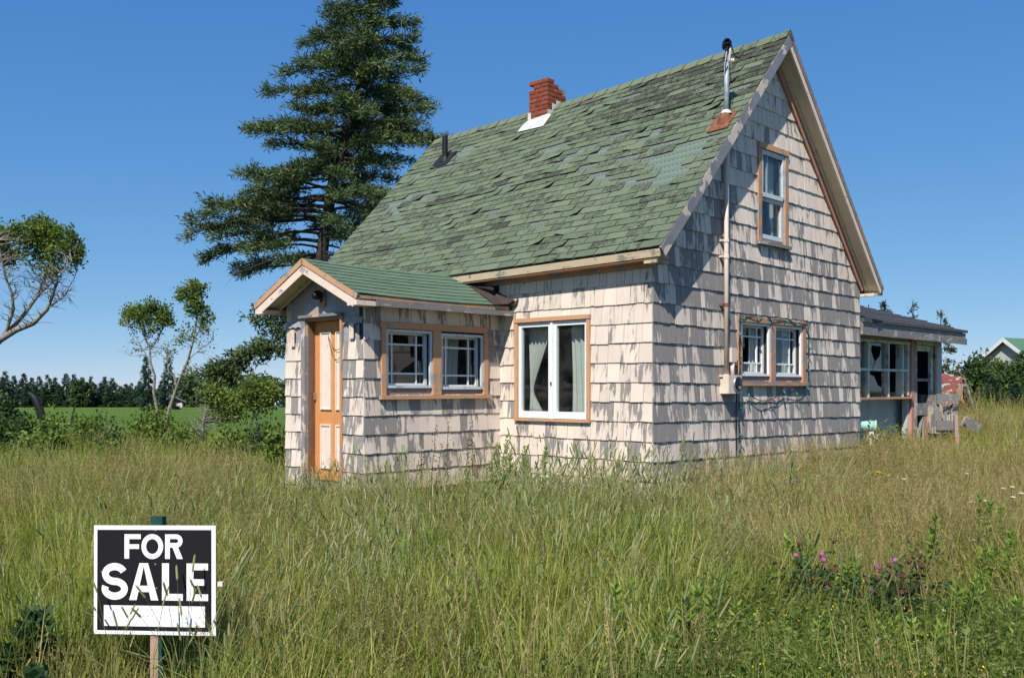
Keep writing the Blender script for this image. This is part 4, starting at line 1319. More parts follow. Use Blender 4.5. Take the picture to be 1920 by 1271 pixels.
for j in range(18):
    t0, t1 = j / 18, (j + 1) / 18
    y0, y1 = -0.08 + 4.5 * t0, -0.08 + 4.5 * t1; z0, z1 = 2.645 + 1.30 * t0, 2.645 + 1.30 * t1
    w = random.uniform(-0.012, 0.012)
    aroof.hexa([(AX0 - 0.02, y0, z0 - 0.04), (9.97 + w, y0, z0 - 0.04), (9.97 + w, y1, z1 - 0.045), (AX0 - 0.02, y1, z1 - 0.045), (AX0 - 0.02, y0, z0 + 0.012), (9.97 + w, y0, z0 + 0.006 + w * 0.5), (9.97 + w, y1, z1 - 0.01), (AX0 - 0.02, y1, z1 - 0.01)])
ar = aroof.build("annex_roof", "annex_grey_roof", house)
mb = MB(); mb.hexa([(AX0, -0.05, 2.41), (9.94, -0.05, 2.395), (9.94, -0.01, 2.395), (AX0, -0.01, 2.41), (AX0, -0.05, 2.603), (9.94, -0.05, 2.603), (9.94, -0.01, 2.603), (AX0, -0.01, 2.603)]); mb.build("fascia_board", "grey_wood", ar)
mb = MB(); mb.hexa([(8.6, -0.068, 2.40), (9.96, -0.068, 2.385), (9.96, -0.052, 2.385), (8.6, -0.052, 2.40), (8.6, -0.068, 2.50), (9.96, -0.068, 2.50), (9.96, -0.052, 2.50), (8.6, -0.052, 2.50)]); mb.build("fascia_board", "grey_wood", ar)
mb = MB(); mb.hexa([(9.905, -0.008, 2.42), (9.94, -0.008, 2.42), (9.94, 4.3, 3.66), (9.905, 4.3, 3.66), (9.905, -0.008, 2.62), (9.94, -0.008, 2.62), (9.94, 4.3, 3.86), (9.905, 4.3, 3.86)]); mb.build("rake_board", "grey_wood", ar)
mb = MB(); mb.box(AX0, 9.90, -0.005, AY0 - 0.003, 2.47, 2.49); mb.build("annex_soffit", "grey_wood", ar)
aw = wpart(AF, "annex_window", "green_white", house, (6.0, 8.22, 2.34, 2.385, -0.08, 0.05), (8.11, 8.17, 1.45, 2.338, -0.09, 0.045), (6.05, 6.08, 1.45, 2.338, -0.09, 0.045))
aw["label"] = "wide eight-light annex window with broken panes"
wpart(AF, "sill", "orange_old", aw, (6.0, 8.25, 1.39, 1.425, -0.10, 0.11))
vx = [6.08, 6.52, 7.33, 7.93, 8.11]
for v in vx[1:4]: wpart(AF, "muntin", "green_white", aw, (v - 0.028, v + 0.028, 1.427, 2.338, -0.09, 0.03))
wpart(AF, "muntin", "green_white", aw, (6.08, 8.11, 1.865, 1.905, -0.07, 0.038))
shp = {(1, 1): [(0, 0), (0.32, 0), (0.45, 0.28), (0.25, 0.7), (0.3, 0.9), (0.8, 0.88), (0.72, 0.5), (0.5, 0.3), (0.36, 0), (1, 0), (1, 1), (0, 1)], (1, 0): [(0, 0), (1, 0), (0.95, 0.3), (0.62, 0.45), (0.42, 0.8), (0, 0.95)], (2, 1): 0, (2, 0): [(0, 0), (1, 0), (0.7, 0.2), (0, 0.12)]}
for i in range(4):
    for j, (za, zb) in enumerate(((1.427, 1.865), (1.905, 2.338))):
        s_ = shp.get((i, j))
        if s_ == 0: continue
        glass_pane(AF, aw, vx[i] + 0.028, vx[i + 1] - 0.028, za, zb, -0.03, s_)
# screen door hanging in its frame
wpart(AF, "annex_door_casing", "grey_wood_v", house, (8.44, 8.528, 0.2, 2.44, 0.0, 0.04)); wpart(AF, "annex_door_casing", "orange_old_v", house, (9.412, 9.50, 0.2, 2.44, 0.0, 0.04)); wpart(AF, "annex_door_casing", "green_white", house, (8.53, 9.41, 2.362, 2.44, 0.0, 0.035))
wpart(AF, "corner_post", "pink_trim", house, (8.26, 8.40, 0.1, 2.44, 0.0, 0.05))
ad = wpart(AF, "annex_door", "green_white", house, (8.54, 8.64, 0.35, 2.35, -0.05, 0.0), (9.30, 9.40, 0.35, 2.35, -0.05, 0.0), (8.64, 9.30, 2.25, 2.35, -0.05, -0.002))
ad["label"] = "broken screen door with kicked-in lower panel"
wpart(AF, "door_rail", "grey_wood", ad, (8.64, 9.30, 1.70, 1.75, -0.045, -0.004)); wpart(AF, "door_rail", "grey_wood", ad, (8.64, 9.30, 1.08, 1.30, -0.045, 0.004))
wpart(AF, "kick_board", "orange_old_v", ad, (8.98, 9.29, 0.32, 1.08, -0.045, -0.006))
mb = MB(); mb.beam(AF.p(8.68, 0.45, -0.03), AF.p(8.95, 1.06, -0.03), 0.03, 0.05, (0, -1, 0)); mb.build("loose_slat", "grey_wood", ad)
mb = MB(); mb.beam(AF.p(8.66, 0.30, -0.05), AF.p(8.90, 0.85, -0.06), 0.03, 0.05, (0, -1, 0)); mb.build("loose_slat", "orange_old_v", ad)
for z in (1.0, 2.12): wpart(AF, "door_hinge", "black_metal", ad, (9.36, 9.43, z, z + 0.10, 0.041, 0.05))
# ================================================================== things round the house
def at(px, py, Y):
    """world point seen at photograph pixel (px, py) at distance Y; used once, when laying the place out"""
    return Vector(((px - 960.0) / 1827.0 * Y, Y, EYE + (725.0 - py) / 1827.0 * Y))

# ------------------------------------------------------------------ FOR SALE sign
SW, SHT = 0.648, 0.542
sg = empty("for_sale_sign", (-1.779, 4.85, 0.0), R(-9), "black and white FOR SALE sign board nailed to a wooden stake", "sign")
sg.rotation_euler = (R(-2), R(-1.0), R(-8))
ZC = 0.636
def sbox(name, mat, u0, u1, w0, w1, d0, d1, parent=sg):
    """u across 0..1, w down 0..1 of the board, d towards the viewer"""
    mb = MB(); mb.box((u0 - .5) * SW, (u1 - .5) * SW, -d1, -d0, ZC + (.5 - w1) * SHT, ZC + (.5 - w0) * SHT)
    return mb.build(name, mat, parent)
board = sbox("board", "sign_white", 0, 1, 0, 1, 0.0, 0.005)
sbox("black_field", "sign_black", 0.028, 0.966, 0.04, 0.965, 0.0051, 0.0056, board)
sbox("blank_panel", "sign_white", 0.085, 0.915, 0.735, 0.925, 0.0058, 0.0064, board)
for k in range(16):   # faded, unreadable handwriting
    u = 0.19 + 0.035 * k + random.uniform(-.008, .008)
    if k in (3, 9): continue
    sbox("faded_mark", "sign_smudge", u, u + random.uniform(.006, .018), 0.762 + random.uniform(0, .01), 0.775 + random.uniform(0, .01), 0.0065, 0.0067, board)
for k in range(8):
    u = 0.2 + 0.04 * k
    sbox("faded_mark", "sign_smudge", u, u + random.uniform(.006, .02), 0.825, 0.835 + random.uniform(0, .006), 0.0065, 0.0067, board)
for (u, w) in ((0.512, 0.045), (0.51, 0.355), (0.52, 0.575), (0.065, 0.43), (0.515, 0.955)):
    mb = MB(); mb.lathe([(0.0045, 0), (0.0045, 0.002), (0.0, 0.003)], ((u - .5) * SW, -0.006, ZC + (.5 - w) * SHT), 8, (0, -1, 0)); mb.build("screw", "steel", board)
def glyph(ch, u0, u1, w0, w1, d):
    """one block letter as thin raised strokes"""
    mb = MB(); st = [0]
    Wd, Ht = (u1 - u0) * SW, (w1 - w0) * SHT
    X0, Z0 = (u0 - .5) * SW, ZC + (.5 - w1) * SHT
    T = 0.21 if ch in "FOR" else 0.20
    t = T * Ht
    def poly(p):
        k = st[0] * 0.00025; st[0] += 1
        n = len(p)
        f = [(X0 + a, -(d + 0.0010 + k), Z0 + b) for a, b in p]; bk = [(X0 + a, -(d), Z0 + b) for a, b in p]
        mb.add(f + bk, [tuple(range(n)), tuple(reversed(range(n, 2 * n)))] + [(i, n + i, n + (i + 1) % n, (i + 1) % n) for i in range(n)])
    def rect(a, b, c, e): poly([(a, c), (b, c), (b, e), (a, e)])
    def ribbon(pts, wd):
        L, Rr = [], []
        for i, p in enumerate(pts):
            q0 = pts[max(i - 1, 0)]; q1 = pts[min(i + 1, len(pts) - 1)]
            dx, dz = q1[0] - q0[0], q1[1] - q0[1]; l = math.hypot(dx, dz) or 1
            L.append((p[0] - dz / l * wd / 2, p[1] + dx / l * wd / 2)); Rr.append((p[0] + dz / l * wd / 2, p[1] - dx / l * wd / 2))
        k = st[0] * 0.00025; st[0] += 1
        vs = [(X0 + a, -(d + 0.0010 + k), Z0 + b) for a, b in L] + [(X0 + a, -(d + 0.0010 + k), Z0 + b) for a, b in Rr]
        n = len(pts)
        mb.add(vs, [(i, n + i, n + i + 1, i + 1) for i in range(n - 1)])
    if ch == 'F': rect(0, t, 0, Ht); rect(t, Wd, Ht - t * .95, Ht); rect(t, Wd * .9, Ht * .40, Ht * .40 + t * .9)
    if ch == 'L': rect(0, t, 0, Ht); rect(t, Wd, 0, t * .9)
    if ch == 'E': rect(0, t, 0, Ht); rect(t, Wd, 0, t * .9); rect(t, Wd, Ht - t * .9, Ht); rect(t, Wd * .86, Ht * .41, Ht * .41 + t * .85)
    if ch == 'O':
        ribbon([(Wd / 2 + (Wd - t) / 2 * math.cos(a), Ht / 2 + (Ht - t * .9) / 2 * math.sin(a)) for a in [2 * math.pi * i / 40 for i in range(41)]], t)
    if ch == 'R':
        rect(0, t, 0, Ht)
        r = Ht * .27 - t * .42
        cx = Wd - t / 2 - r - .0; cz = Ht * .73
        ribbon([(t, Ht - t * .45), (cx, Ht - t * .45)] + [(cx + (r + 0.0) * math.sin(a), cz + (Ht * .27 - t * .45) * math.cos(a)) for a in [math.pi * i / 16 for i in range(17)]] + [(t, cz - Ht * .27 + t * .45)], t * .92)
        poly([(Wd * .42, Ht * .47), (Wd * .42 + t * 1.15, Ht * .47), (Wd, 0), (Wd - t * 1.2, 0)])
    if ch == 'A':
        poly([(0, 0), (t * 1.08, 0), (Wd / 2 + t * .10, Ht), (Wd / 2 - t * .62, Ht)]); poly([(Wd - t * 1.08, 0), (Wd, 0), (Wd / 2 + t * .62, Ht), (Wd / 2 - t * .10, Ht)])
        rect(Wd * .24, Wd * .76, Ht * .22, Ht * .22 + t * .85)
    if ch == 'S':
        ax = (Wd - t) / 2; c1 = Ht - t / 2 - (Ht / 2 - t / 2) / 2 * 1.0; c2 = t / 2 + (Ht / 2 - t / 2) / 2 * 1.0; rz = (Ht / 2 - t / 2) / 2
        p = [(Wd / 2 + ax * .95 * math.cos(a), c1 + rz * math.sin(a)) for a in [R(20) + (R(270) - R(20)) * i / 22 for i in range(22)]]
        p += [(Wd / 2 + ax * math.cos(a), c2 + rz * math.sin(a)) for a in [R(90) - (R(90) + R(200 - 0)) * i / 22 + 0 for i in range(23)]]
        ribbon(p, t * .98)
    return mb.build("letter", "sign_letter", board)
for ch, a, b in (('F', .255, .39), ('O', .395, .575), ('R', .59, .735)): glyph(ch, a, b, .08, .305, 0.0058)
for ch, a, b in (('S', .065, .285), ('A', .295, .535), ('L', .565, .735), ('E', .765, .94)): glyph(ch, a, b, .345, .685, 0.0058)
mb = MB(); mb.box(-0.026, 0.016, 0.004, 0.045, -0.15, ZC + 0.19); mb.build("stake", "post_wood", sg)
mb = MB(); mb.box(-0.0262, 0.036, 0.005, 0.05, ZC + 0.191, ZC + SHT / 2 + 0.042); mb.build("stake_top", "post_green", sg)
mb = MB(); mb.box(0.0165, 0.034, 0.008, 0.042, -0.15, ZC + 0.19); mb.build("stake_side", "post_green", sg)  # dark green strip along the stake's right side
mb = MB(); mb.beam((0.2, 0.02, ZC - 0.015), (0.352, 0.02, ZC - 0.02), 0.02, 0.022); mb.build("cross_stick", "cream_trim", sg)

# ------------------------------------------------------------------ trees
def tubes_mesh(name, lines, mat, parent, n=5, kind=None):
    mb = MB()
    for pts, rad in lines: mb.tube(pts, rad, n, False)
    o = mb.build(name, mat, parent, True)
    return o

def spruce(name, label, base, trunk, env, nbr, mat, seed, spray=1.0, t0=0.42, low=None, group=None, leaf=(0.17, 0.042), bare=0, per=14, step=0.13, zmin=0.0):
    """trunk: list of (point, radius) relative to base; env: (z, left, right) reach of the branches"""
    rng = np.random.default_rng(seed); rnd = random.Random(seed)
    root = empty(name, base, 0, label, "tree", group)
    T = np.array([p for p, r in trunk], float); TR = [r for p, r in trunk]
    zt = T[:, 2]
    def tp(z): return np.array([np.interp(z, zt, T[:, 0]), np.interp(z, zt, T[:, 1]), z])
    lines = [([tuple(p) for p in T], TR)]
    ez = np.array([e[0] for e in env]); el = np.array([e[1] for e in env]); er = np.array([e[2] for e in env])
    C, Dv, Tn = [], [], []
    z0, z1 = ez[0], ez[-1]
    for k in range(nbr + bare):
        isbare = k >= nbr
        if isbare: z = rnd.uniform(zmin, z0 + (z1 - z0) * .25)
        else: z = z0 + (z1 - z0) * ((k + rnd.random() * .9) / nbr) ** .95
        az = k * 2.399 + rnd.uniform(-.5, .5)
        ca, sa = math.cos(az), math.sin(az)
        l = np.interp(z, ez, el); r = np.interp(z, ez, er)
        L = (r if ca > 0 else l) * abs(ca) ** .7 + 0.8 * (l + r) / 2 * (1 - abs(ca) ** .7)
        L *= rnd.uniform(.62, 1.02)
        if isbare: L *= rnd.uniform(.5, .95)
        rise = rnd.uniform(.02, .20); droop = rnd.uniform(.16, .36)
        if z > z0 + .8 * (z1 - z0): rise += .35
        if isbare: droop += .12
        s = tp(z)
        nseg = 7
        P = []
        for i in range(nseg + 1):
            t = i / nseg
            P.append(s + np.array([ca * L * t, sa * L * t, L * (rise * t - droop * t * t + (.07 * t ** 4))]) + rng.normal(scale=.02 * L * t, size=3))
        P = np.array(P)
        r0 = .012 + .012 * L
        lines.append(([tuple(p) for p in P], [r0 * (1 - .8 * i / nseg) for i in range(nseg + 1)]))
        side = np.array([-sa, ca, 0.0])
        ax = np.array([ca, sa, 0.0])
        lowf = max(0.0, min(1.0, 1 - (z - z0) / (.45 * (z1 - z0))))
        tt = rnd.uniform(t0 - .1, t0 + .12) + .22 * lowf if not isbare else .15
        dist = tt * L
        tint_b = rnd.random()
        while dist < L * 1.0:
            t = dist / L
            p = np.array([np.interp(t, np.linspace(0, 1, nseg + 1), P[:, q]) for q in range(3)])
            for sd in (-1, 1):
                if not isbare and rnd.random() < .12 + .22 * lowf: continue
                bl = (.22 + .36 * L * .45 * (1 - t) ** .6) * rnd.uniform(.7, 1.15)
                bl = min(bl, .85)
                d = ax * rnd.uniform(.55, .9) + side * sd * rnd.uniform(.5, .9) + np.array([0, 0, rnd.uniform(-.38, .30)])
                d = d / np.linalg.norm(d)
                if isbare:
                    if rnd.random() < .75:
                        e = p + d * bl * rnd.uniform(.6, 1.3) + np.array([0, 0, -rnd.uniform(0, .2) * bl])
                        m_ = (p + e) / 2 + rng.normal(scale=.04, size=3)
                        lines.append(([tuple(p), tuple(m_), tuple(e)], [.006, .0045, .002]))
                        if rnd.random() < .7:
                            e2 = m_ + rng.normal(scale=.16, size=3); lines.append(([tuple(m_), tuple(e2)], [.004, .002]))
                    continue
                ns = max(2, int(bl / .12))
                lines.append(([tuple(p), tuple(p + d * bl)], [.007, .003])) if rnd.random() < .35 else None
                for q in range(ns):
                    c = p + d * bl * (q + .5) / ns + rng.normal(scale=.025, size=3)
                    n = int(per * spray)
                    C.append(np.repeat(c[None], n, 0) + rng.normal(scale=.06, size=(n, 3)))
                    Dv.append(d * .75 + ax * .25 + rng.normal(scale=.62, size=(n, 3)) + np.array([0, 0, .22]))
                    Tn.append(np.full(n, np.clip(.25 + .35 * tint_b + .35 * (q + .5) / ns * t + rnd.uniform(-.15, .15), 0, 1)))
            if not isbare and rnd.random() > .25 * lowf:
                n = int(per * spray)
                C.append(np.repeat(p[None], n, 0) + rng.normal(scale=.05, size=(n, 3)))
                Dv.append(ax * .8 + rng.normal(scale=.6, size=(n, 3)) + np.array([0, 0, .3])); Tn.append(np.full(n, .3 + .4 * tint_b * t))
            dist += step * rnd.uniform(.8, 1.3)
    tubes_mesh("trunk", lines, "bark_dark", root, 5)
    C = np.concatenate(C); Dv = np.concatenate(Dv); Tn = np.concatenate(Tn)
    n = len(C)
    V, Q = leaf_quads(C, Dv, rng.uniform(.7, 1.25, n) * leaf[0], rng.uniform(.8, 1.2, n) * leaf[1], rng)
    link("crown", np_mesh("crown", V, Q, np.repeat(np.clip(Tn + rng.normal(scale=.12, size=n), 0, 1), 4)), root, (mat,))
    return root, n

# the tall spruce behind the house
SY = 24.0
sb = at(600, 845, SY); sb.z = gz(sb.x, SY)
tr = []
for (px, py, r) in ((600, 846, .20), (602, 560, .165), (604, 480, .155), (612, 420, .15), (626, 330, .135), (652, 240, .105), (676, 140, .075), (690, 50, .05), (698, -40, .03), (703, -85, .008)):
    p = at(px, py, SY) - sb
    tr.append(((p.x, 0.0 + 0.1 * math.sin(py * .01), p.z), r))
env = []
for py, l, r in ((505, 2.2, 1.5), (455, 3.3, 2.0), (405, 3.8, 2.3), (360, 3.6, 2.2), (310, 2.6, 2.3), (255, 2.6, 3.0), (215, 2.3, 2.5), (160, 2.1, 1.9), (100, 2.1, 1.6), (60, 1.9, 1.4), (10, 1.2, 1.0), (-50, .5, .5), (-85, .15, .15)):
    env.append(((at(600, py, SY) - sb).z, l, r))
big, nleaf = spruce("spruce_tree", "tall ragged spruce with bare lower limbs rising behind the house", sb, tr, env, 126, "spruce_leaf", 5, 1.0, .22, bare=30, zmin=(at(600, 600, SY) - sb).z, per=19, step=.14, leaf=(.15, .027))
# its low limb that hangs out past the porch
limb = [at(602, 560, SY) - sb, at(560, 600, 23.6) - sb, at(510, 645, 23.3) - sb, at(465, 668, 23.1) - sb, at(425, 690, 23.0) - sb, at(408, 705, 23.0) - sb]
lines = [(limb, [.06, .05, .04, .03, .018, .008])]
l2 = [at(602, 590, SY) - sb, at(560, 640, 23.8) - sb, at(528, 655, 23.7) - sb, at(505, 650, 23.7) - sb]
lines.append((l2, [.04, .03, .015, .006]))
C, Dv, Tn = [], [], []
rng = np.random.default_rng(77)
def sprays(poly, ta, tb, n, rad, drop):
    poly = np.array([list(p) for p in poly]); tt = np.linspace(0, 1, len(poly))
    for _ in range(n):
        t = rng.uniform(ta, tb); p = np.array([np.interp(t, tt, poly[:, q]) for q in range(3)])
        o = rng.normal(size=3) * np.array([rad, rad, rad * .55]); o[2] -= drop * rng.random()
        c = p + o
        lines.append(([tuple(p), tuple(c)], [.006, .003])) if rng.random() < .3 else None
        C.append(np.repeat(c[None], 16, 0) + rng.normal(scale=.05, size=(16, 3))); Dv.append(unit(o)[None] * .7 + rng.normal(scale=.6, size=(16, 3)) + np.array([-.2, 0, .1])); Tn.append(np.full(16, rng.uniform(.2, .8)))
sprays(limb, .78, 1.0, 120, .20, .05); sprays(limb, .28, .8, 110, .15, .0); sprays(l2, .3, 1, 40, .15, .05)
sprays([at(540, 575, 23.8) - sb, at(485, 600, 23.5) - sb], 0, 1, 70, .22, .1)
lines.append(([at(602, 520, SY) - sb, at(545, 560, 23.8) - sb, at(480, 605, 23.5) - sb], [.04, .03, .008]))
C = np.concatenate(C); Dv = np.concatenate(Dv); Tn = np.concatenate(Tn)
V, Q = leaf_quads(C, Dv, rng.uniform(.11, .2, len(C)), rng.uniform(.03, .05, len(C)), rng)
tubes_mesh("low_limb", lines, "bark_dark", big)
link("low_foliage", np_mesh("low_foliage", V, Q, np.repeat(Tn, 4)), big, ("spruce_leaf",))

def small_spruce_mesh(seed, H, Rb, mat, dens=1.0, leaf=.3, sparse=False):
    """conical spruce of its own crown and trunk meshes, base at the origin"""
    rng = np.random.default_rng(seed)
    C, Dv, Tn = [], [], []
    nw = int(H / .26)
    for w in range(nw):
        z = .25 + (H - .35) * w / nw
        rr = Rb * (1 - z / H) ** .95 + .02
        for k in range(6 if not sparse else 4):
            az = rng.uniform(0, 6.283); L = rr * rng.uniform(.65, 1.15)
            if sparse and rng.random() < .3: continue
            ax = np.array([math.cos(az), math.sin(az), 0])
            m = max(3, int(L / .12 * dens))
            t = rng.uniform(.2, 1, m)
            p = ax[None] * (L * t)[:, None] + np.array([0, 0, z])[None]
            p[:, 2] += -.22 * L * t * t + .06 * L * t ** 4
            for q in range(5):
                C.append(p + rng.normal(scale=.05, size=p.shape)); Dv.append(ax[None] * .8 + rng.normal(scale=.55, size=p.shape) + np.array([0, 0, .12])); Tn.append(np.clip(.2 + .6 * t * rng.random() + rng.normal(scale=.1, size=m), 0, 1))
    C = np.concatenate(C); Dv = np.concatenate(Dv); Tn = np.concatenate(Tn)
    V, Q = leaf_quads(C, Dv, rng.uniform(.6, 1.2, len(C)) * leaf, rng.uniform(.8, 1.2, len(C)) * leaf * .32, rng)
    me = np_mesh("crown", V, Q, np.repeat(Tn, 4)); me.materials.append(M[mat])
    mb = MB(); mb.tube([(0, 0, -.2), (0, 0, H * .5), (0, 0, H * .98)], [.035 * H * .5, .02 * H * .5, .01], 6, False)
    tm = bpy.data.meshes.new("trunk"); tm.from_pydata(mb.v, [], mb.f); tm.materials.append(M["bark_dark"])
    return me, tm
def place_spruce(meshes, loc, s, rz, label, group, name="spruce_tree", sxy=1.0):
    root = empty(name, loc, rz, label, "tree", group)
    root.scale = (s * sxy, s * sxy, s)
    for nm, me in zip(("crown", "trunk"), meshes):
        o = bpy.data.objects.new(nm, me); COL.objects.link(o); o.parent = root
    return root
SPA = [small_spruce_mesh(100 + k, 5.0, 1.6, m, 1.7, .24) for k, m in enumerate(("spruce_small", "spruce_small", "spruce_blue", "spruce_small"))]
# far belt of spruces along the field, front row
rb = random.Random(3)
tops = [(-20, 690), (4, 706), (10, 693), (26, 702), (44, 697), (60, 706), (74, 703), (90, 700), (104, 705), (124, 698), (139, 699), (154, 705), (171, 703), (196, 704), (210, 706), (246, 716), (262, 712)]
for k, (px, py) in enumerate(tops):
    Y = 151 + rb.uniform(-2, 4) + (4 if k % 2 else 0)
    b = at(px, 772, Y); b.z = gz(b.x, Y)
    h = EYE + (725 - py) / 1827 * Y - b.z
    place_spruce(SPA[k % 4], b, h / 5.0, rb.uniform(0, 6), "dark spruce in the belt along the far edge of the field", "spruces in the far belt", sxy=rb.uniform(.9, 1.2))
for k, (px, py) in enumerate(((16, 722), (36, 728), (66, 722), (84, 724), (112, 720), (190, 716), (226, 722), (280, 724), (300, 720), (218, 730), (100, 718), (52, 716), (136, 718), (178, 718), (160, 722), (236, 718), (256, 722), (0, 716), (205, 722))):
    Y = 149 + rb.uniform(-1, 1); b = at(px, 772, Y); b.z = gz(b.x, Y); h = EYE + (725 - py) / 1827 * Y - b.z
    place_spruce(SPA[(k + 1) % 4], b, h / 5.0, rb.uniform(0, 6), "dark spruce in the belt along the far edge of the field", "spruces in the far belt", sxy=rb.uniform(1.3, 1.7))
# two bluish spruces seen through the saplings
for k, (px, py) in enumerate(((274, 664), (315, 666))):
    Y = 118.0; b = at(px, 772, Y); b.z = gz(b.x, Y); h = EYE + (725 - py) / 1827 * Y - b.z
    place_spruce(SPA[2], b, h / 5.0, k * 2.0, ("bluish spruce rising out of the far belt behind the rounded sapling", "bluish spruce rising out of the far belt behind the forked sapling")[k], None, sxy=.80)
# spruces behind the annex
SPB = [small_spruce_mesh(200 + k, 5.0, 1.45, m, 2.2, .17, sp) for k, (m, sp) in enumerate((("spruce_small", False), ("spruce_blue", True), ("spruce_brown", True)))]
for k, (px, py, Y, mi, sxy, lab) in enumerate(((1628, 566, 33, 0, 1.2, "dark spruce top close to the house gable, behind the annex roof"), (1660, 556, 34, 0, .85, "green spruce with a narrow pointed top above the annex roof"),
                                   (1712, 556, 33, 1, 1.0, "bluish spruce with open layered branches above the annex roof"), (1764, 574, 31, 2, 1.05, "thin browning spruce standing beyond the end of the annex"))):
    b = at(px, 800, Y); b.z = gz(b.x, Y); h = EYE + (725 - py) / 1827 * Y - b.z
    place_spruce(SPB[mi], b, h / 5.0, k * 1.3, lab, None, sxy=sxy)

# ------------------------------------------------------------------ broadleaf trees and shrubs
def broadleaf(name, label, base, limbs, clouds, mat, bark, seed, leaf=(.085, .05), twigs=True, cat="tree", group=None, barrel=0):
    """limbs: polylines with radii; clouds: (centre, radii, twigs, leaves per twig). All relative to base."""
    rng = np.random.default_rng(seed); rnd = random.Random(seed)
    root = empty(name, base, 0, label, cat, group)
    lines = [(l, r) for l, r in limbs]
    pool = np.concatenate([np.array([np.array(Vector(l[i]).lerp(Vector(l[i + 1]), t)) for i in range(len(l) - 1) for t in (0, .25, .5, .75)] + [np.array(l[-1])]) for l, r in limbs])
    C, Dv, Tn = [], [], []
    for cc, rad, nt, npl in clouds:
        cc = np.array(cc); rad = np.array(rad)
        for _ in range(nt):
            q = rng.normal(size=3); q = q / np.linalg.norm(q) * rng.random() ** .4
            tgt = cc + q * rad
            dd = np.linalg.norm(pool - tgt, axis=1) + .8 * np.maximum(0, pool[:, 2] - tgt[2] + .1)
            s = pool[np.argmin(dd * rng.uniform(.8, 1.25, len(dd)))]
            mid = s * .5 + tgt * .5 + rng.normal(scale=.12 * np.linalg.norm(tgt - s), size=3)
            lines.append(([tuple(s), tuple(mid), tuple(tgt)], [.011, .007, .003]))
            for _k in range(2):
                e = mid + (tgt - s) * rng.uniform(.3, .6) + rng.normal(scale=.10, size=3)
                lines.append(([tuple(mid), tuple(e)], [.005, .002]))
            if npl:
                npl_ = int(npl * 1.7)
                tq = rng.uniform(.45, 1.05, npl_)[:, None]
                c = mid + (tgt - mid) * tq + rng.normal(scale=.075, size=(npl_, 3))
                C.append(c); Dv.append(unit(tgt - s)[None] * .5 + rng.normal(scale=.8, size=(npl_, 3))); Tn.append(np.clip(rng.uniform(.1, .9) + rng.normal(scale=.18, size=npl_), 0, 1))
    tubes_mesh("trunk", lines, bark, root, 5)
    C = np.concatenate(C); Dv = np.concatenate(Dv); Tn = np.concatenate(Tn); n = len(C)
    V, Q = leaf_quads(C, Dv, rng.uniform(.6, 1.25, n) * leaf[0], rng.uniform(.7, 1.2, n) * leaf[1], rng)
    link("crown", np_mesh("crown", V, Q, np.repeat(Tn, 4)), root, (mat,))
    return root
def poly(base, Y, pts, r0, r1, dy=0.0):
    P = [at(x, y, Y + dy * i / max(len(pts) - 1, 1)) - base for i, (x, y) in enumerate(pts)]
    n = len(P)
    return (P, [r0 + (r1 - r0) * i / (n - 1) for i in range(n)])
# tree at the left edge
Y = 20.0; b = at(-75, 860, Y); b.z = gz(b.x, Y); m = 20.0 / 1827
limbs = [poly(b, Y, [(-75, 862), (-60, 740), (-30, 665), (0, 636), (30, 618), (62, 606), (88, 580), (100, 550), (108, 520)], .11, .02),
         poly(b, Y, [(0, 636), (25, 612), (45, 590), (70, 555), (88, 510), (98, 470), (104, 440)], .055, .012, .5),
         poly(b, Y, [(10, 625), (25, 580), (22, 550), (8, 515), (2, 480), (-5, 440)], .04, .012, -.4), poly(b, Y, [(-30, 665), (-50, 600), (-60, 520), (-50, 450)], .06, .015, .5),
         poly(b, Y, [(62, 606), (80, 604), (100, 606)], .012, .004), poly(b, Y, [(70, 555), (110, 520), (135, 490)], .02, .006, -.3), poly(b, Y, [(88, 580), (120, 555), (140, 520), (148, 490)], .02, .005)]
def cl(px, py, rx, ry, nt, npl, rd=None): 
    c = at(px, py, Y) - b
    return (tuple(c), (rx * m, (rd or rx) * m, ry * m), nt, npl)
clouds = [cl(62, 462, 34, 26, 26, 14), cl(70, 430, 34, 24, 44, 26), cl(110, 455, 36, 34, 52, 26), cl(138, 478, 16, 28, 18, 22), cl(30, 440, 22, 20, 16, 20), cl(10, 475, 22, 30, 20, 22), cl(-30, 440, 40, 40, 30, 20), cl(95, 500, 40, 25, 20, 9), cl(110, 540, 36, 42, 60, 0), cl(50, 520, 45, 50, 50, 0), cl(40, 580, 50, 40, 25, 0)]
broadleaf("leafy_tree", "leaning tree with bare grey limbs and leaves only at its top", b, limbs, clouds, "leaf_green", "bark_pale", 21, (.075, .046))
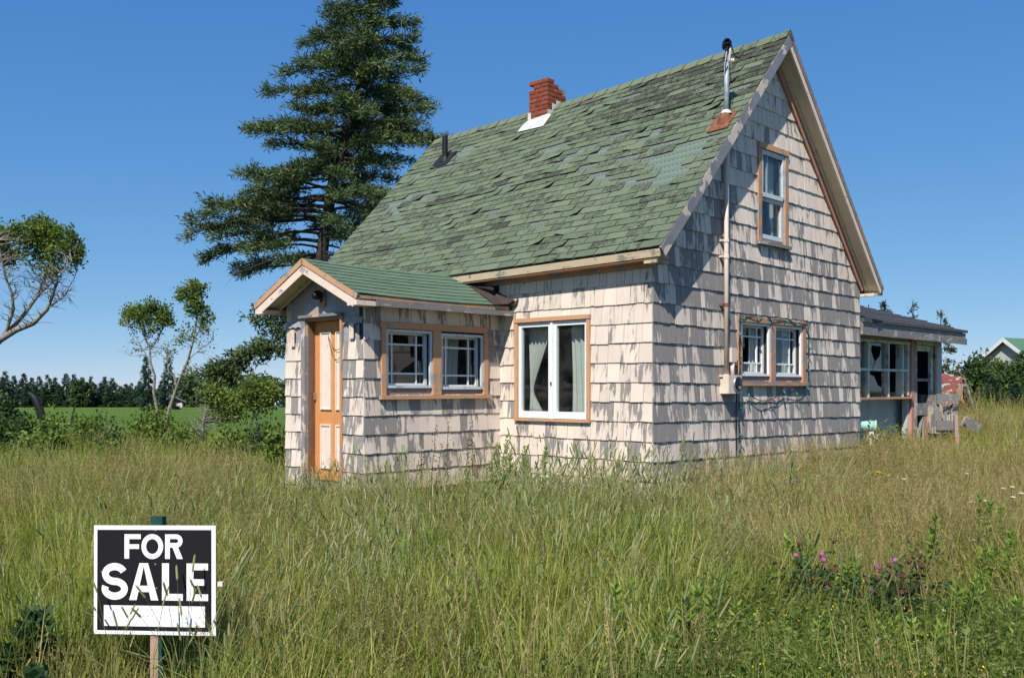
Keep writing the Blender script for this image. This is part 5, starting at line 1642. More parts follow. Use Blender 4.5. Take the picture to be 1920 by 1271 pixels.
# two saplings before the field
Y = 27.0; m = Y / 1827
b = at(300, 800, Y); b.z = gz(b.x, Y)
limbs = [poly(b, Y, [(300, 800), (296, 775), (288, 735), (290, 705), (282, 680), (281, 655), (270, 630), (262, 605)], .055, .015), poly(b, Y, [(281, 655), (295, 635), (308, 610), (312, 590)], .03, .01, .3), poly(b, Y, [(282, 680), (265, 650), (250, 625)], .015, .006)]
clouds = [cl(250, 590, 26, 22, 26, 22), cl(285, 585, 34, 24, 34, 22), cl(312, 595, 16, 22, 16, 20), cl(270, 615, 36, 14, 14, 12), cl(275, 645, 40, 26, 26, 2)]
broadleaf("sapling", "pale thin sapling with a rounded leafy top before the field", b, limbs, clouds, "leaf_green", "bark_pale", 22, (.085, .052))
b = at(312, 800, Y); b.z = gz(b.x, Y)
limbs = [poly(b, Y, [(312, 800), (316, 770), (328, 735), (337, 710), (352, 675), (362, 640), (368, 605), (372, 570), (366, 545)], .06, .012), poly(b, Y, [(330, 725), (328, 708), (316, 695), (312, 670), (316, 640)], .03, .008), poly(b, Y, [(352, 675), (375, 655), (400, 638)], .018, .005), poly(b, Y, [(362, 640), (385, 600), (394, 575)], .016, .005)]
clouds = [cl(364, 540, 20, 16, 18, 22), cl(340, 552, 16, 10, 12, 20), cl(372, 575, 22, 26, 28, 20), cl(385, 600, 16, 26, 18, 12), cl(345, 625, 18, 22, 12, 9), cl(385, 630, 25, 30, 24, 1), cl(320, 660, 14, 20, 12, 4), cl(365, 690, 14, 14, 6, 7)]
broadleaf("sapling", "forked white-barked sapling with leaves in separate tufts before the field", b, limbs, clouds, "leaf_green", "bark_pale", 23, (.085, .052))
# leafy young tree beside the porch, and its neighbour
Y = 19.0; m = Y / 1827
b = at(380, 830, Y); b.z = gz(b.x, Y)
limbs = [poly(b, Y, [(380, 830), (380, 800), (385, 770), (386, 750), (400, 735)], .035, .012), poly(b, Y, [(385, 770), (410, 750), (430, 750)], .02, .008), poly(b, Y, [(386, 750), (405, 725), (416, 705)], .016, .006)]
clouds = [cl(405, 740, 24, 20, 26, 24), cl(430, 762, 26, 24, 34, 24), cl(450, 745, 18, 14, 14, 22), cl(445, 780, 18, 10, 8, 16), cl(375, 790, 30, 40, 20, 0)]
broadleaf("young_tree", "small crooked tree with bright leaves left of the porch", b, limbs, clouds, "leaf_shrub", "bark_pale", 24, (.065, .04))
Y = 18.0; m = Y / 1827
b = at(482, 840, Y); b.z = gz(b.x, Y)
limbs = [poly(b, Y, [(482, 840), (480, 800), (481, 760), (490, 735)], .03, .012), poly(b, Y, [(481, 765), (462, 745), (455, 735)], .014, .006), poly(b, Y, [(481, 765), (505, 745), (512, 730)], .014, .006)]
clouds = [cl(478, 728, 22, 14, 26, 24), cl(505, 740, 20, 18, 26, 24), cl(462, 742, 16, 12, 14, 22), cl(490, 765, 26, 10, 14, 14)]
broadleaf("young_tree", "little tree with a rounded yellow-green head close to the porch wall", b, limbs, clouds, "leaf_shrub", "bark_pale", 25, (.065, .04))

def shrub(name, label, px, py_top, Y, half_px, mat, seed, n=46, per=34, leaf=(.08, .05), cat="shrub", group=None, base_py=None):
    m = Y / 1827
    b = at(px, 830, Y); b.z = gz(b.x, Y)
    h = EYE + (725 - py_top) / 1827 * Y - b.z
    rng = np.random.default_rng(seed)
    root = empty(name, b, 0, label, cat, group)
    C, Dv, Tn, lines = [], [], [], []
    w = half_px * m
    for _ in range(n):
        q = rng.normal(size=3); q /= np.linalg.norm(q); q *= rng.random() ** .35
        c = np.array([q[0] * w, q[1] * w * .8, h * .5 + q[2] * h * .5])
        c[0] *= 1 - .25 * c[2] / h
        lines.append(([(rng.normal(scale=.1), rng.normal(scale=.1), -.05), tuple(c * np.array([.6, .6, .55])), tuple(c)], [.012, .008, .003]))
        k = per
        C.append(c + rng.normal(scale=.11 + .05 * w, size=(k, 3)) * np.array([1, 1, .8])); Dv.append(q[None] * .5 + rng.normal(scale=.7, size=(k, 3)) + np.array([0, 0, .2])); Tn.append(np.clip(rng.uniform(.05, .95) + rng.normal(scale=.15, size=k), 0, 1))
    tubes_mesh("stems", lines, "bark_dark", root, 4)
    C = np.concatenate(C); C[:, 2] = np.maximum(C[:, 2], .02); Dv = np.concatenate(Dv); Tn = np.concatenate(Tn)
    V, Q = leaf_quads(C, Dv, rng.uniform(.6, 1.3, len(C)) * leaf[0], rng.uniform(.7, 1.2, len(C)) * leaf[1], rng)
    link("foliage", np_mesh("foliage", V, Q, np.repeat(Tn, 4)), root, (mat,))
    return root
SHR = [("dark dense bush at the foot of the leaning tree", 10, 772, 21, 34, "leaf_dark", 60), ("dark hollow bush beside the charred stump", 48, 778, 20, 30, "leaf_dark", 50), ("mid green bush in front of the charred stump", 98, 776, 19.5, 26, "leaf_shrub", 46),
       ("low bright bush by the leaning dead stick", 158, 778, 21, 16, "leaf_shrub", 24), ("low bush between the dead stick and the saplings", 188, 776, 21.5, 14, "leaf_shrub", 20), ("wide yellow-green bush under the white-barked saplings", 290, 766, 21, 48, "leaf_shrub", 90),
       ("grassy green bush right of the saplings", 345, 800, 19.5, 26, "leaf_shrub", 40), ("dim bush in the grass left of the yellow-green bush", 215, 806, 19.5, 24, "leaf_dark", 30), ("bright low weeds before the yellow-green bush", 205, 822, 18, 30, "leaf_shrub", 26),
       ("dark-leaved bush near the porch corner", 492, 790, 17.5, 26, "leaf_dark", 40), ("green weeds crowding the porch corner", 520, 812, 15.5, 18, "leaf_shrub", 34), ("bushy growth left of the porch below the crooked tree", 425, 806, 17.5, 34, "leaf_shrub", 50), ("bright weeds at the far left under the dark bush", 60, 815, 18, 50, "leaf_shrub", 40)]
for k, (lab, px, py, Y, hp, mt, n) in enumerate(SHR):
    shrub("shrub", lab, px, py, Y, hp, mt, 300 + k, n)
# shrubs by the annex and dark conifers at the right
shrub("shrub", "bright green bush growing against the annex wall under the window", 1650, 800, 14.6, 20, "leaf_shrub", 330, 36, 34, (.06, .035))
shrub("shrub", "green weeds at the annex door step", 1690, 815, 15.2, 26, "leaf_shrub", 331, 34, 30, (.06, .03))
for k, (lab, px, py, Y, hp, mt, n) in enumerate((("tall dark bush beside the collapsed red shed", 1835, 668, 36, 36, "leaf_dark", 110), ("dark bush in front of the white-trimmed far house", 1880, 672, 37, 38, "leaf_dark", 110), ("dark bush at the frame edge before the far house", 1925, 660, 38, 34, "leaf_dark", 100))):
    shrub("large_shrub", lab, px, py, Y, hp, mt, 340 + k, n, 40, (.14, .09))
for k, (px, py, lab) in enumerate(((1862, 704, "low green spruce spreading in front of the dark bushes"), (1905, 715, "smaller green spruce at the foot of the dark bushes"))):
    Y = 34.0; b = at(px, 770, Y); b.z = gz(b.x, Y); h = EYE + (725 - py) / 1827 * Y - b.z
    place_spruce(SPA[1], b, h / 5.0, k, lab, None, sxy=1.6)
# far wood on the skyline between the saplings and the porch
rng = np.random.default_rng(9)
C, Dv, Tn = [], [], []
for _ in range(1500):
    px = rng.uniform(330, 560); Y = rng.uniform(165, 185)
    top = 716 + 6 * math.sin(px * .05) + 4 * math.sin(px * .17)
    py = top + (770 - top) * rng.random() ** 1.2
    p = np.array(list(at(px, py, Y))); k = 14
    C.append(p + rng.normal(scale=.45, size=(k, 3))); Dv.append(rng.normal(size=(k, 3))); Tn.append(np.clip(rng.uniform(.1, .9) + rng.normal(scale=.1, size=k), 0, 1))
C = np.concatenate(C); Dv = np.concatenate(Dv); Tn = np.concatenate(Tn)
V, Q = leaf_quads(C, Dv, rng.uniform(.5, 1.0, len(C)), rng.uniform(.3, .6, len(C)), rng)
tag(link("far_wood", np_mesh("far_wood", V, Q, np.repeat(Tn, 4)), None, ("far_leaf",)), "distant green wood on the skyline left of the porch", "wood", kind="stuff")
Y = 150.0; m = Y / 1827
b = at(152, 772, Y); b.z = gz(b.x, Y)
shrub("round_tree", "rounded lighter green tree among the dark belt spruces", 152, 716, 147, 24, "far_leaf", 350, 90, 34, (.55, .4), "tree")
shrub("round_tree", "pale green tree at the left end of the spruce belt", 12, 742, 60, 22, "far_leaf", 351, 60, 30, (.3, .2), "tree")

# charred bent stump and a leaning dead stick
Y = 20.5; b = at(82, 815, Y); b.z = gz(b.x, Y)
mb = MB(); P = [at(x, y, Y) - b for x, y in ((83, 835), (80, 790), (74, 765), (65, 745), (55, 737), (50, 736))]
mb.tube(P, [.10, .085, .085, .075, .045, .012], 7)
o = mb.build("charred_stump", "charred", None, True); o.location = b; tag(o, "charred black stump bent over to one side among the bushes", "stump")
Y = 21; b = at(136, 790, Y); b.z = gz(b.x, Y)
mb = MB(); mb.tube([at(133, 800, Y) - b, at(136, 780, Y) - b, at(139, 767, Y) - b, at(143, 757, Y) - b], [.03, .028, .02, .008], 6)
o = mb.build("dead_stick", "bark_dark", None); o.location = b; tag(o, "short dark dead stick poking out of the bushes", "stick")

# ------------------------------------------------------------------ far buildings
def far_house(name, label, px, py_apex, Y, half_w, wall_h, rise, length, rz, wall, roof, trim, cat="house"):
    b = at(px, 800, Y); zg = gz(b.x, Y); b.z = zg
    za = EYE + (725 - py_apex) / 1827 * Y - zg
    root = empty(name, b, rz, label, cat)
    ze = za - rise
    mb = MB(); mb.add([(-half_w, 0, -.5), (half_w, 0, -.5), (half_w, 0, ze), (0, 0, za - .05), (-half_w, 0, ze), (-half_w, length, -.5), (half_w, length, -.5), (half_w, length, ze), (0, length, za - .05), (-half_w, length, ze)],
                  [(0, 1, 2, 3, 4), (9, 8, 7, 6, 5), (1, 6, 7, 2), (0, 4, 9, 5)])
    mb.build("wall", wall, root)
    sl = rise / half_w; oh = .35
    for sd in (-1, 1):
        mb = MB(); mb.hexa([(sd * (half_w + oh), -oh, ze - oh * sl), (0, -oh, za), (0, length + oh, za), (sd * (half_w + oh), length + oh, ze - oh * sl),
                            (sd * (half_w + oh), -oh, ze - oh * sl + .16), (0, -oh, za + .16), (0, length + oh, za + .16), (sd * (half_w + oh), length + oh, ze - oh * sl + .16)])
        mb.build("roof", roof, root)
        mb = MB(); mb.hexa([(sd * (half_w + oh), -oh - .06, ze - oh * sl - .10), (0, -oh - .06, za - .10), (0, -oh - .003, za - .10), (sd * (half_w + oh), -oh - .003, ze - oh * sl - .10),
                            (sd * (half_w + oh), -oh - .06, ze - oh * sl + .155), (0, -oh - .06, za + .155), (0, -oh - .003, za + .155), (sd * (half_w + oh), -oh - .003, ze - oh * sl + .155)])
        mb.build("barge_board", trim, root)
    return root, ze, za
r_, ze, za = far_house("far_house", "far grey-sided house with white trim and green roof behind the dark bushes", 1887, 638, 60, 2.6, 3, 2.05, 9, R(-58), "far_siding", "far_green", "far_white")
for x in (-1.2, .9):
    mb = MB(); mb.box(x - .45, x + .45, -.05, -.004, ze - 1.7, ze - .5); w = mb.build("window", "far_white", r_)
    mb = MB(); mb.box(x - .36, x + .36, -.07, -.052, ze - 1.62, ze - .58); mb.build("pane", "dial_black", w)
mb = MB(); mb.tube([(1.3, 3.0, za - 1.1), (1.3, 3.0, za - .2)], .09, 8); mb.build("vent_pipe", "far_grey", r_)
far_house("far_house", "distant white-gabled house half hidden in the spruce belt", 214, 715, 175, 1.6, 3, 1.6, 7, R(40), "far_white", "far_grey", "far_white")
far_house("far_house", "distant pale house at the left end of the spruce belt", -6, 708, 175, 2.8, 3, 1.4, 7, R(20), "far_white", "far_grey", "far_white")
r_, ze, za = far_house("barn", "small distant red barn with white front behind the saplings", 326, 744, 160, 1.5, 2, .7, 3, R(25), "far_red", "far_grey", "far_grey", "barn")
mb = MB(); mb.box(.2, 1.3, -.08, -.004, ze - 1.2, ze - .2); mb.build("door", "far_white", r_)
r_, ze, za = far_house("far_shed", "tiny distant white shed left of the porch", 511, 744, 150, .7, 1.2, .5, 2, 0, "far_white", "far_grey", "far_white", "shed")

# collapsed shed with flaking red roof
Y = 29.0; b = at(1790, 790, Y); b.z = gz(b.x, Y)
sd = empty("collapsed_shed", b, 0, "collapsed shed with flaking red and white roof sunk behind the annex", "shed")
def q3(*pts): return [at(x, y, Y + d) - b for x, y, d in pts]
def slab(name, mat, pts, th=.05, parent=sd):
    P = q3(*pts); n = (P[1] - P[0]).cross(P[2] - P[0]).normalized() * th
    mb = MB(); k = len(P)
    mb.add(P + [p - n for p in P], [tuple(range(k)), tuple(reversed(range(k, 2 * k)))] + [(i, k + i, k + (i + 1) % k, (i + 1) % k) for i in range(k)])
    return mb.build(name, mat, parent)
slab("roof", "red_roof", [(1740, 772, -.3), (1784, 744, -.6), (1808, 708, .7), (1760, 698, 1.2)])
slab("roof", "grey_wood", [(1808, 708, .7), (1812, 712, -.6), (1826, 766, -.2), (1822, 762, 1.0)])
slab("gable", "orange_old_v", [(1786, 744, -.2), (1800, 722, -.1), (1812, 722, .0), (1820, 762, .0), (1790, 768, .1)], .03)
mb = MB(); P = q3((1796, 722, -.6), (1812, 722, -.65), (1824, 762, -.5)); mb.beam(P[0], P[1], .05, .08); mb.beam(P[1], P[2], .05, .08); mb.build("rafter", "grey_wood", sd)
# grey plank bin beside the annex
Y = 17.9; b = at(1775, 800, Y); b.z = gz(b.x, Y); m = Y / 1827
bn = empty("plank_bin", b, R(18), "weathered grey plank bin standing at the end of the annex", "bin")
zz = lambda py: EYE + (725 - py) / 1827 * Y - b.z
def bx(name, mat, x0, x1, y0, y1, p0, p1): mb = MB(); mb.box(x0 * m, x1 * m, y0, y1, zz(p1), zz(p0)); return mb.build(name, mat, bn)
bx("plank", "grey_wood", -25, 24, -.04, 0, 738, 757); bx("plank", "grey_wood", -25, 22, -.03, 0, 788, 806)
for x0, x1 in ((-25, -17), (-5, 1), (14, 22)): bx("upright", "grey_wood_v", x0, x1, .0, .04, 757.5, 812)
bx("plank", "grey_wood_v", 1.5, 13, .05, .08, 760, 800)
bx("back_board", "dark_room", -25, 22, .5, .53, 740, 812); bx("side_board", "grey_wood_v", 22.2, 24, .0, .53, 740, 812); bx("side_board", "grey_wood_v", -27, -25.2, .0, .53, 740, 812)
mb = MB()
rs = random.Random(4)
for k in range(26):
    x = rs.uniform(-18, 21) * m; mb.tube([(x, -.05, zz(754) + rs.uniform(0, .02)), (x + rs.uniform(-.05, .05), -.07, zz(757)), (x + rs.uniform(-.07, .07), -.06, zz(762))], .006, 4)
mb.build("straw_fringe", "post_wood", bn)
Y = 16.0; b = at(1796, 830, Y); b.z = gz(b.x, Y)
mb = MB(); mb.beam((0, 0, -.1), (-.03, .02, EYE + (725 - 778) / 1827 * Y - b.z), .06, .05, (0, 1, 0)); o = mb.build("stake", "orange_old_v", None); o.location = b; tag(o, "short orange-painted stake leaning in front of the plank bin", "stake")
Y = 18.5; b = at(1820, 800, Y); b.z = gz(b.x, Y)
slb = empty("fallen_board", b, 0, "grey board lying aslant in the grass beside the plank bin", "board")
mb = MB(); P = [at(x, y, Y + d) - b for x, y, d in ((1800, 796, 0), (1814, 780, .1), (1840, 796, .3), (1828, 812, .2))]
n_ = (P[1] - P[0]).cross(P[2] - P[0]).normalized() * .03
mb.hexa([p - n_ for p in P] + P); mb.build("board", "grey_wood", slb)
mb = MB(); mb.beam(at(1800, 800, Y - .2) - b, at(1812, 782, Y - .1) - b, .04, .05); mb.build("batten", "post_wood", slb)
# teal bucket lying on a timber block by the house corner
Y = 14.7; m = Y / 1827
b = at(1634, 822, Y); b.z = gz(b.x, Y)
mb = MB(); mb.box(-8 * m, 0, -.1, .1, 0, zz(809) if False else EYE + (725 - 809) / 1827 * Y - b.z - .0); mb.box(1 * m, 12 * m, -.08, .1, 0, EYE + (725 - 813) / 1827 * Y - b.z)
o = mb.build("timber_block", "cream_trim", None); o.location = b; tag(o, "short painted timber offcuts under the teal bucket", "timber")
c = at(1614, 803, Y)
mb = MB(); mb.lathe([(0.0, 0), (.062, 0), (.075, .08), (.088, .2), (.094, .2), (.094, .22), (.086, .22), (.07, .07), (.058, .012), (0, .012)], (0, 0, 0), 20, (1, -.35, -.06))
o = mb.build("bucket", "teal_plastic", None, True); o.location = (c.x, c.y, EYE + (725 - 808) / 1827 * Y + .085); tag(o, "pale teal plastic bucket lying on its side by the house corner", "bucket")

#PART3
# ================================================================== meadow
def blade_proto(name, seed, n, rad, hmin, hmax, w, bend, seg=3, lean=0.0, kind="grass"):
    rng = np.random.default_rng(seed)
    V, F, T = [], [], []
    for _ in range(n):
        a = rng.uniform(0, 6.283); r = rad * math.sqrt(rng.random())
        b = np.array([r * math.cos(a), r * math.sin(a), -.03])
        h = rng.uniform(hmin, hmax); az = rng.uniform(0, 6.283)
        d = np.array([math.cos(az), math.sin(az), 0]); s = np.array([-d[1], d[0], 0])
        tilt = rng.normal(0, .16) + .05; bd = abs(rng.normal(0, bend)); ww = w * rng.uniform(.6, 1.3); tn = rng.random()
        i0 = len(V)
        for k in range(seg + 1):
            t = k / seg
            p = b + np.array([0, 0, 1]) * h * (t - bd * .45 * t * t * t) + d * h * (tilt * t + bd * t * t) + np.array([lean * t * t * h, 0, 0])
            wk = ww * (1 - t) ** .7
            if k < seg:
                V += [p - s * wk / 2, p + s * wk / 2]; T += [tn * .8 + .1 * t] * 2
            else: V.append(p); T.append(min(1, tn * .8 + .2))
        for k in range(seg - 1): F.append((i0 + 2 * k, i0 + 2 * k + 1, i0 + 2 * k + 3, i0 + 2 * k + 2))
        F.append((i0 + 2 * seg - 2, i0 + 2 * seg - 1, i0 + 2 * seg))
    return V, F, T
def mk_proto(name, V, F, T, mat):
    me = bpy.data.meshes.new(name); me.from_pydata([tuple(v) for v in V], [], F); vfloat(me, "tint", T)
    me.materials.append(M[mat]); o = bpy.data.objects.new(name, me); return o
def stalk(V, F, T, p0, p1, r, tn, n=3):
    i0 = len(V); d = unit(np.array(p1) - np.array(p0)); s = unit(np.cross(d, [0.3, 1, .1])); u = np.cross(s, d)
    for p, rr in ((p0, r), (p1, r * .6)):
        for k in range(n):
            a = 6.283 * k / n; V.append(np.array(p) + (s * math.cos(a) + u * math.sin(a)) * rr); T.append(tn)
    for k in range(n): F.append((i0 + k, i0 + (k + 1) % n, i0 + n + (k + 1) % n, i0 + n + k))
def spindle(V, F, T, p0, p1, r, tn, n=5):
    i0 = len(V); p0 = np.array(p0); p1 = np.array(p1); d = unit(p1 - p0); s = unit(np.cross(d, [0.3, 1, .1])); u = np.cross(s, d)
    for t, q in ((0, .3), (.12, 1), (.85, .9), (1, .25)):
        for k in range(n):
            a = 6.283 * k / n; V.append(p0 + (p1 - p0) * t + (s * math.cos(a) + u * math.sin(a)) * r * q); T.append(tn)
    for j in range(3):
        for k in range(n): F.append((i0 + j * n + k, i0 + j * n + (k + 1) % n, i0 + (j + 1) * n + (k + 1) % n, i0 + (j + 1) * n + k))
def diamonds(V, F, T, c, d, L, W, tn, rng):
    v, q = leaf_quads(np.array(c), np.array(d), L, W, rng); i0 = len(V)
    V += list(v); F += [tuple(int(x) + i0 for x in f) for f in q]; T += list(np.repeat(tn, 4))

def timothy_proto(seed, n=14, hmin=.5, hmax=.82, rad=.34):
    V, F, T = blade_proto("x", seed, 16, rad, .25, .6, .008, .35)
    rng = np.random.default_rng(seed + 1)
    for _ in range(n):
        a = rng.uniform(0, 6.283); r = rad * math.sqrt(rng.random()); h = rng.uniform(hmin, hmax)
        ln = rng.uniform(.02, .20); az = rng.normal(.1, 1.2); d = np.array([math.cos(az), math.sin(az), 0])
        p0 = np.array([r * math.cos(a), r * math.sin(a), 0]); p1 = p0 + np.array([0, 0, h * .6]) + d * ln * .3; p2 = p0 + np.array([0, 0, h]) + d * ln
        stalk(V, F, T, p0, p1, .0022, .35); stalk(V, F, T, p1, p2, .0018, .45)
        hd = unit(p2 - p1 + d * .05)
        spindle(V, F, T, p2, p2 + hd * rng.uniform(.06, .12), .0062, rng.uniform(.35, .95))
        for _k in range(2):
            q = p0 + (p1 - p0) * rng.uniform(.3, .9); e = rng.normal(size=3); e[2] = .8
            diamonds(V, F, T, [q], [e], rng.uniform(.12, .25), .009, [.4], rng)
    return V, F, T
def fescue_proto(seed, n=62, hmin=.40, hmax=.8, rad=.34):
    V, F, T = blade_proto("x", seed, 50, rad, .2, .5, .006, .3)
    rng = np.random.default_rng(seed + 1)
    for _ in range(n):
        a = rng.uniform(0, 6.283); r = rad * math.sqrt(rng.random()); h = rng.uniform(hmin, hmax); az = rng.uniform(0, 6.283)
        d = np.array([math.cos(az), math.sin(az), 0]); ln = rng.uniform(.05, .3) * h; tn = rng.random()
        p0 = np.array([r * math.cos(a), r * math.sin(a), 0]); p1 = p0 + np.array([0, 0, h * .65]) + d * ln * .3; p2 = p0 + np.array([0, 0, h]) + d * ln
        stalk(V, F, T, p0, p1, .0018, tn * .7); stalk(V, F, T, p1, p2, .0014, tn)
        k = 12; t = rng.uniform(0, 1, k)
        c = p1[None] + (p2 - p1)[None] * (.35 + .7 * t)[:, None]
        diamonds(V, F, T, c, unit(p2 - p1)[None] * .9 + rng.normal(scale=.42, size=(k, 3)), rng.uniform(.018, .042, k), rng.uniform(.003, .006, k), np.clip(tn + rng.normal(scale=.15, size=k), 0, 1), rng)
    return V, F, T
def weed_proto(seed, n=150, rad=.36, h=.26):
    rng = np.random.default_rng(seed); V, F, T = [], [], []
    for _ in range(n):
        a = rng.uniform(0, 6.283); r = rad * math.sqrt(rng.random()); hh = h * rng.uniform(.3, 1.2)
        p0 = np.array([r * math.cos(a), r * math.sin(a), 0]); p1 = p0 + np.array([rng.normal(0, .05), rng.normal(0, .05), hh])
        stalk(V, F, T, p0, p1, .0018, .3)
        k = 13; t = rng.uniform(.25, 1, k)
        c = p0[None] + (p1 - p0)[None] * t[:, None]
        dd = rng.normal(size=(k, 3)); dd[:, 2] = np.abs(dd[:, 2]) * .7
        diamonds(V, F, T, c, dd, rng.uniform(.014, .034, k), rng.uniform(.005, .012, k), rng.uniform(.1, 1, k), rng)
    return V, F, T

def rejects(X, Y):
    dx, dy = X - HX, Y - HY
    lx = dx * GX[0] + dy * GX[1]; ly = dx * EX[0] + dy * EX[1]
    return ((lx > -.02) & (lx < W_ + .02) & (ly > -.02) & (ly < 6.7)) | ((lx > PX0 - .03) & (lx < .1) & (ly > PY0 - .03) & (ly < PY1 + .03)) | ((lx > W_ - .1) & (lx < 9.9) & (ly > .10) & (ly < 4.3))
def scatter(bands, rng, keep=None):
    XS, YS, SCL = [], [], []
    for y0, y1, dens, xl, xr, sc in bands:
        area = .5 * (xr - xl) * (y1 * y1 - y0 * y0) + 1.6 * (y1 - y0)
        n = int(dens * area)
        Y = np.sqrt(rng.uniform(y0 * y0, y1 * y1, n)); X = Y * rng.uniform(xl, xr, n) + rng.uniform(-.8, .8, n)
        XS.append(X); YS.append(Y); SCL.append(np.full(n, sc))
    X, Y, S = map(np.concatenate, (XS, YS, SCL))
    k = ~rejects(X, Y)
    if keep is not None: k &= keep(X, Y, rng)
    return X[k], Y[k], S[k]
def blob(X, Y, cx, cy, sx, sy): return np.exp(-((X - cx) / sx) ** 2 - ((Y - cy) / sy) ** 2)
def patch(X, Y): return .5 + .22 * np.sin(X * 1.1 + Y * .5) + .18 * np.sin(X * 2.3 - Y * 1.4 + 1.3) + .15 * np.sin(X * .5 - Y * 2.1)
def fine(X, Y): return .5 + .28 * np.sin(X * 4.1 + Y * 2.2 + .4) * np.sin(Y * 3.3 - X * 1.9) + .22 * np.sin(X * 7.3 - Y * 5.1)
def weedy(X, Y): return 1 / (1 + np.exp(-((X - (.12 * (Y - 3) + .45)) * 3.0))) * 1 / (1 + np.exp((Y - 5.75 - .10 * X) * 2.6))

def grow(name, protos, X, Y, scale, dry, tone, label, rng, leanx=0.0, sink=0.0):
    coll = bpy.data.collections.new(name + "_tufts")
    for p in protos: coll.objects.link(p)
    n = len(X)
    me = bpy.data.meshes.new(name); me.vertices.add(n)
    P = np.stack([X, Y, ground_z(X, Y) - sink], 1).astype(np.float32); me.vertices.foreach_set("co", P.ravel())
    # wind-laid: neighbouring tufts lean the same way
    rz = rng.uniform(0, 6.283, n)
    wx = leanx + .16 * np.sin(X * 1.9 + Y * .8) + .12 * np.sin(X * 3.7 - Y * 2.3 + 2) + rng.normal(0, .08, n)
    wy = .12 * np.sin(X * 1.2 - Y * 1.7 + 1) + rng.normal(0, .09, n)
    rot = np.stack([-wy * np.cos(rz) + wx * np.sin(rz), wx * np.cos(rz) + wy * np.sin(rz), rz], 1)
    vcol(me, "rot", rot); vfloat(me, "scl", scale); vfloat(me, "dry", np.clip(dry, 0, 1)); vfloat(me, "tone", np.clip(tone, 0, 1))
    a = me.attributes.new("pick", 'INT', 'POINT'); a.data.foreach_set("value", rng.integers(0, len(protos), n).astype(np.int32))
    me.update()
    o = link(name, me)
    ng = bpy.data.node_groups.new(name, 'GeometryNodeTree')
    ng.interface.new_socket(name="Geometry", in_out='INPUT', socket_type='NodeSocketGeometry'); ng.interface.new_socket(name="Geometry", in_out='OUTPUT', socket_type='NodeSocketGeometry')
    gi = ng.nodes.new("NodeGroupInput"); go = ng.nodes.new("NodeGroupOutput")
    iop = ng.nodes.new("GeometryNodeInstanceOnPoints"); ci = ng.nodes.new("GeometryNodeCollectionInfo")
    ci.inputs[0].default_value = coll; ci.inputs[1].default_value = True; ci.inputs[2].default_value = True
    def na(nm, typ):
        q = ng.nodes.new("GeometryNodeInputNamedAttribute"); q.data_type = typ; q.inputs[0].default_value = nm
        return [s for s in q.outputs if s.enabled][0]
    ng.links.new(gi.outputs[0], iop.inputs['Points']); ng.links.new(ci.outputs[0], iop.inputs['Instance'])
    iop.inputs['Pick Instance'].default_value = True
    ng.links.new(na("pick", 'INT'), iop.inputs['Instance Index']); ng.links.new(na("rot", 'FLOAT_VECTOR'), iop.inputs['Rotation']); ng.links.new(na("scl", 'FLOAT'), iop.inputs['Scale'])
    ng.links.new(iop.outputs[0], go.inputs[0])
    md = o.modifiers.new("grow", 'NODES'); md.node_group = ng
    return tag(o, label, kind="stuff")

rng = np.random.default_rng(42)
def near_cut(X, Y, rng):   # thinner right in front of the sign and the lens
    p = np.where((np.abs(X + 1.78) < .50) & (Y < 4.88), .35, 1.0)
    return rng.random(len(X)) < p
G = [mk_proto("grass_tuft", *blade_proto("g", 500 + k, 300, .34, .12, .58, .0095, .42), "grass_blade") for k in range(6)]
X, Y, S = scatter(((3.2, 7, 17, -.62, .62, 1.0), (7, 11, 15, -.6, .6, 1.0), (11, 16, 11, -.6, .62, 1.08), (16, 27, 4.5, -.6, .62, 1.25), (27, 70, 1.0, .22, .66, 2.0)), rng, lambda X, Y, r: near_cut(X, Y, r) & (r.random(len(X)) > weedy(X, Y) * .96))
dry = .02 + .50 * blob(X, Y, 4.4, 10.0, 2.4, 3.4) + .22 * (patch(X, Y) - .35) + .35 * (fine(X + 5, Y - 2) - .5) + rng.normal(0, .16, len(X)) + .12 * (X > 1.5) + .04 * blob(X, Y, -5, 12, 3, 2.5)
sc = S * rng.uniform(.66, 1.14, len(X)) * np.where((Y < 4.9) & (X < -1.2), .55, 1.0) * (.55 + .90 * fine(X, Y))
tone = rng.uniform(0, .5, len(X)) + .6 * (fine(X * .6 + 3, Y * .6) - .3)
grow("meadow_grass", G, X, Y, sc, dry, tone, "long uncut green and straw coloured grass of the meadow", rng)
BR = [mk_proto("broad_tuft", *blade_proto("b", 560 + k, 80, .22, .25, .68, .016, .5, 4), "broad_blade") for k in range(4)]
X, Y, S = scatter(((3.4, 7, 14, -.62, .55, 1.0), (7, 11, 13, -.6, .5, 1.05), (11, 17, 5, -.6, .6, 1.1), (17, 27, 1.2, -.6, .6, 1.3)), rng, lambda X, Y, r: near_cut(X, Y, r) & (r.random(len(X)) < np.clip(1.5 * (fine(X * .55 + 1, Y * .55) - .38) + .5 * blob(X, Y, 0, 8, 1.6, 2.2) - .5 * blob(X, Y, 4.4, 10.5, 2.2, 3), 0, 1)) & (r.random(len(X)) > weedy(X, Y) * .85))
grow("broad_grass", BR, X, Y, S * rng.uniform(.65, 1.15, len(X)) * np.where((Y < 4.9) & (X < -1.2), .6, 1.0), rng.normal(.1, .2, len(X)), rng.uniform(0, .6, len(X)), "clumps of coarse bright green grass with broad arching blades", rng)
TI = [mk_proto("timothy_tuft", *timothy_proto(600 + k), "timothy") for k in range(5)]
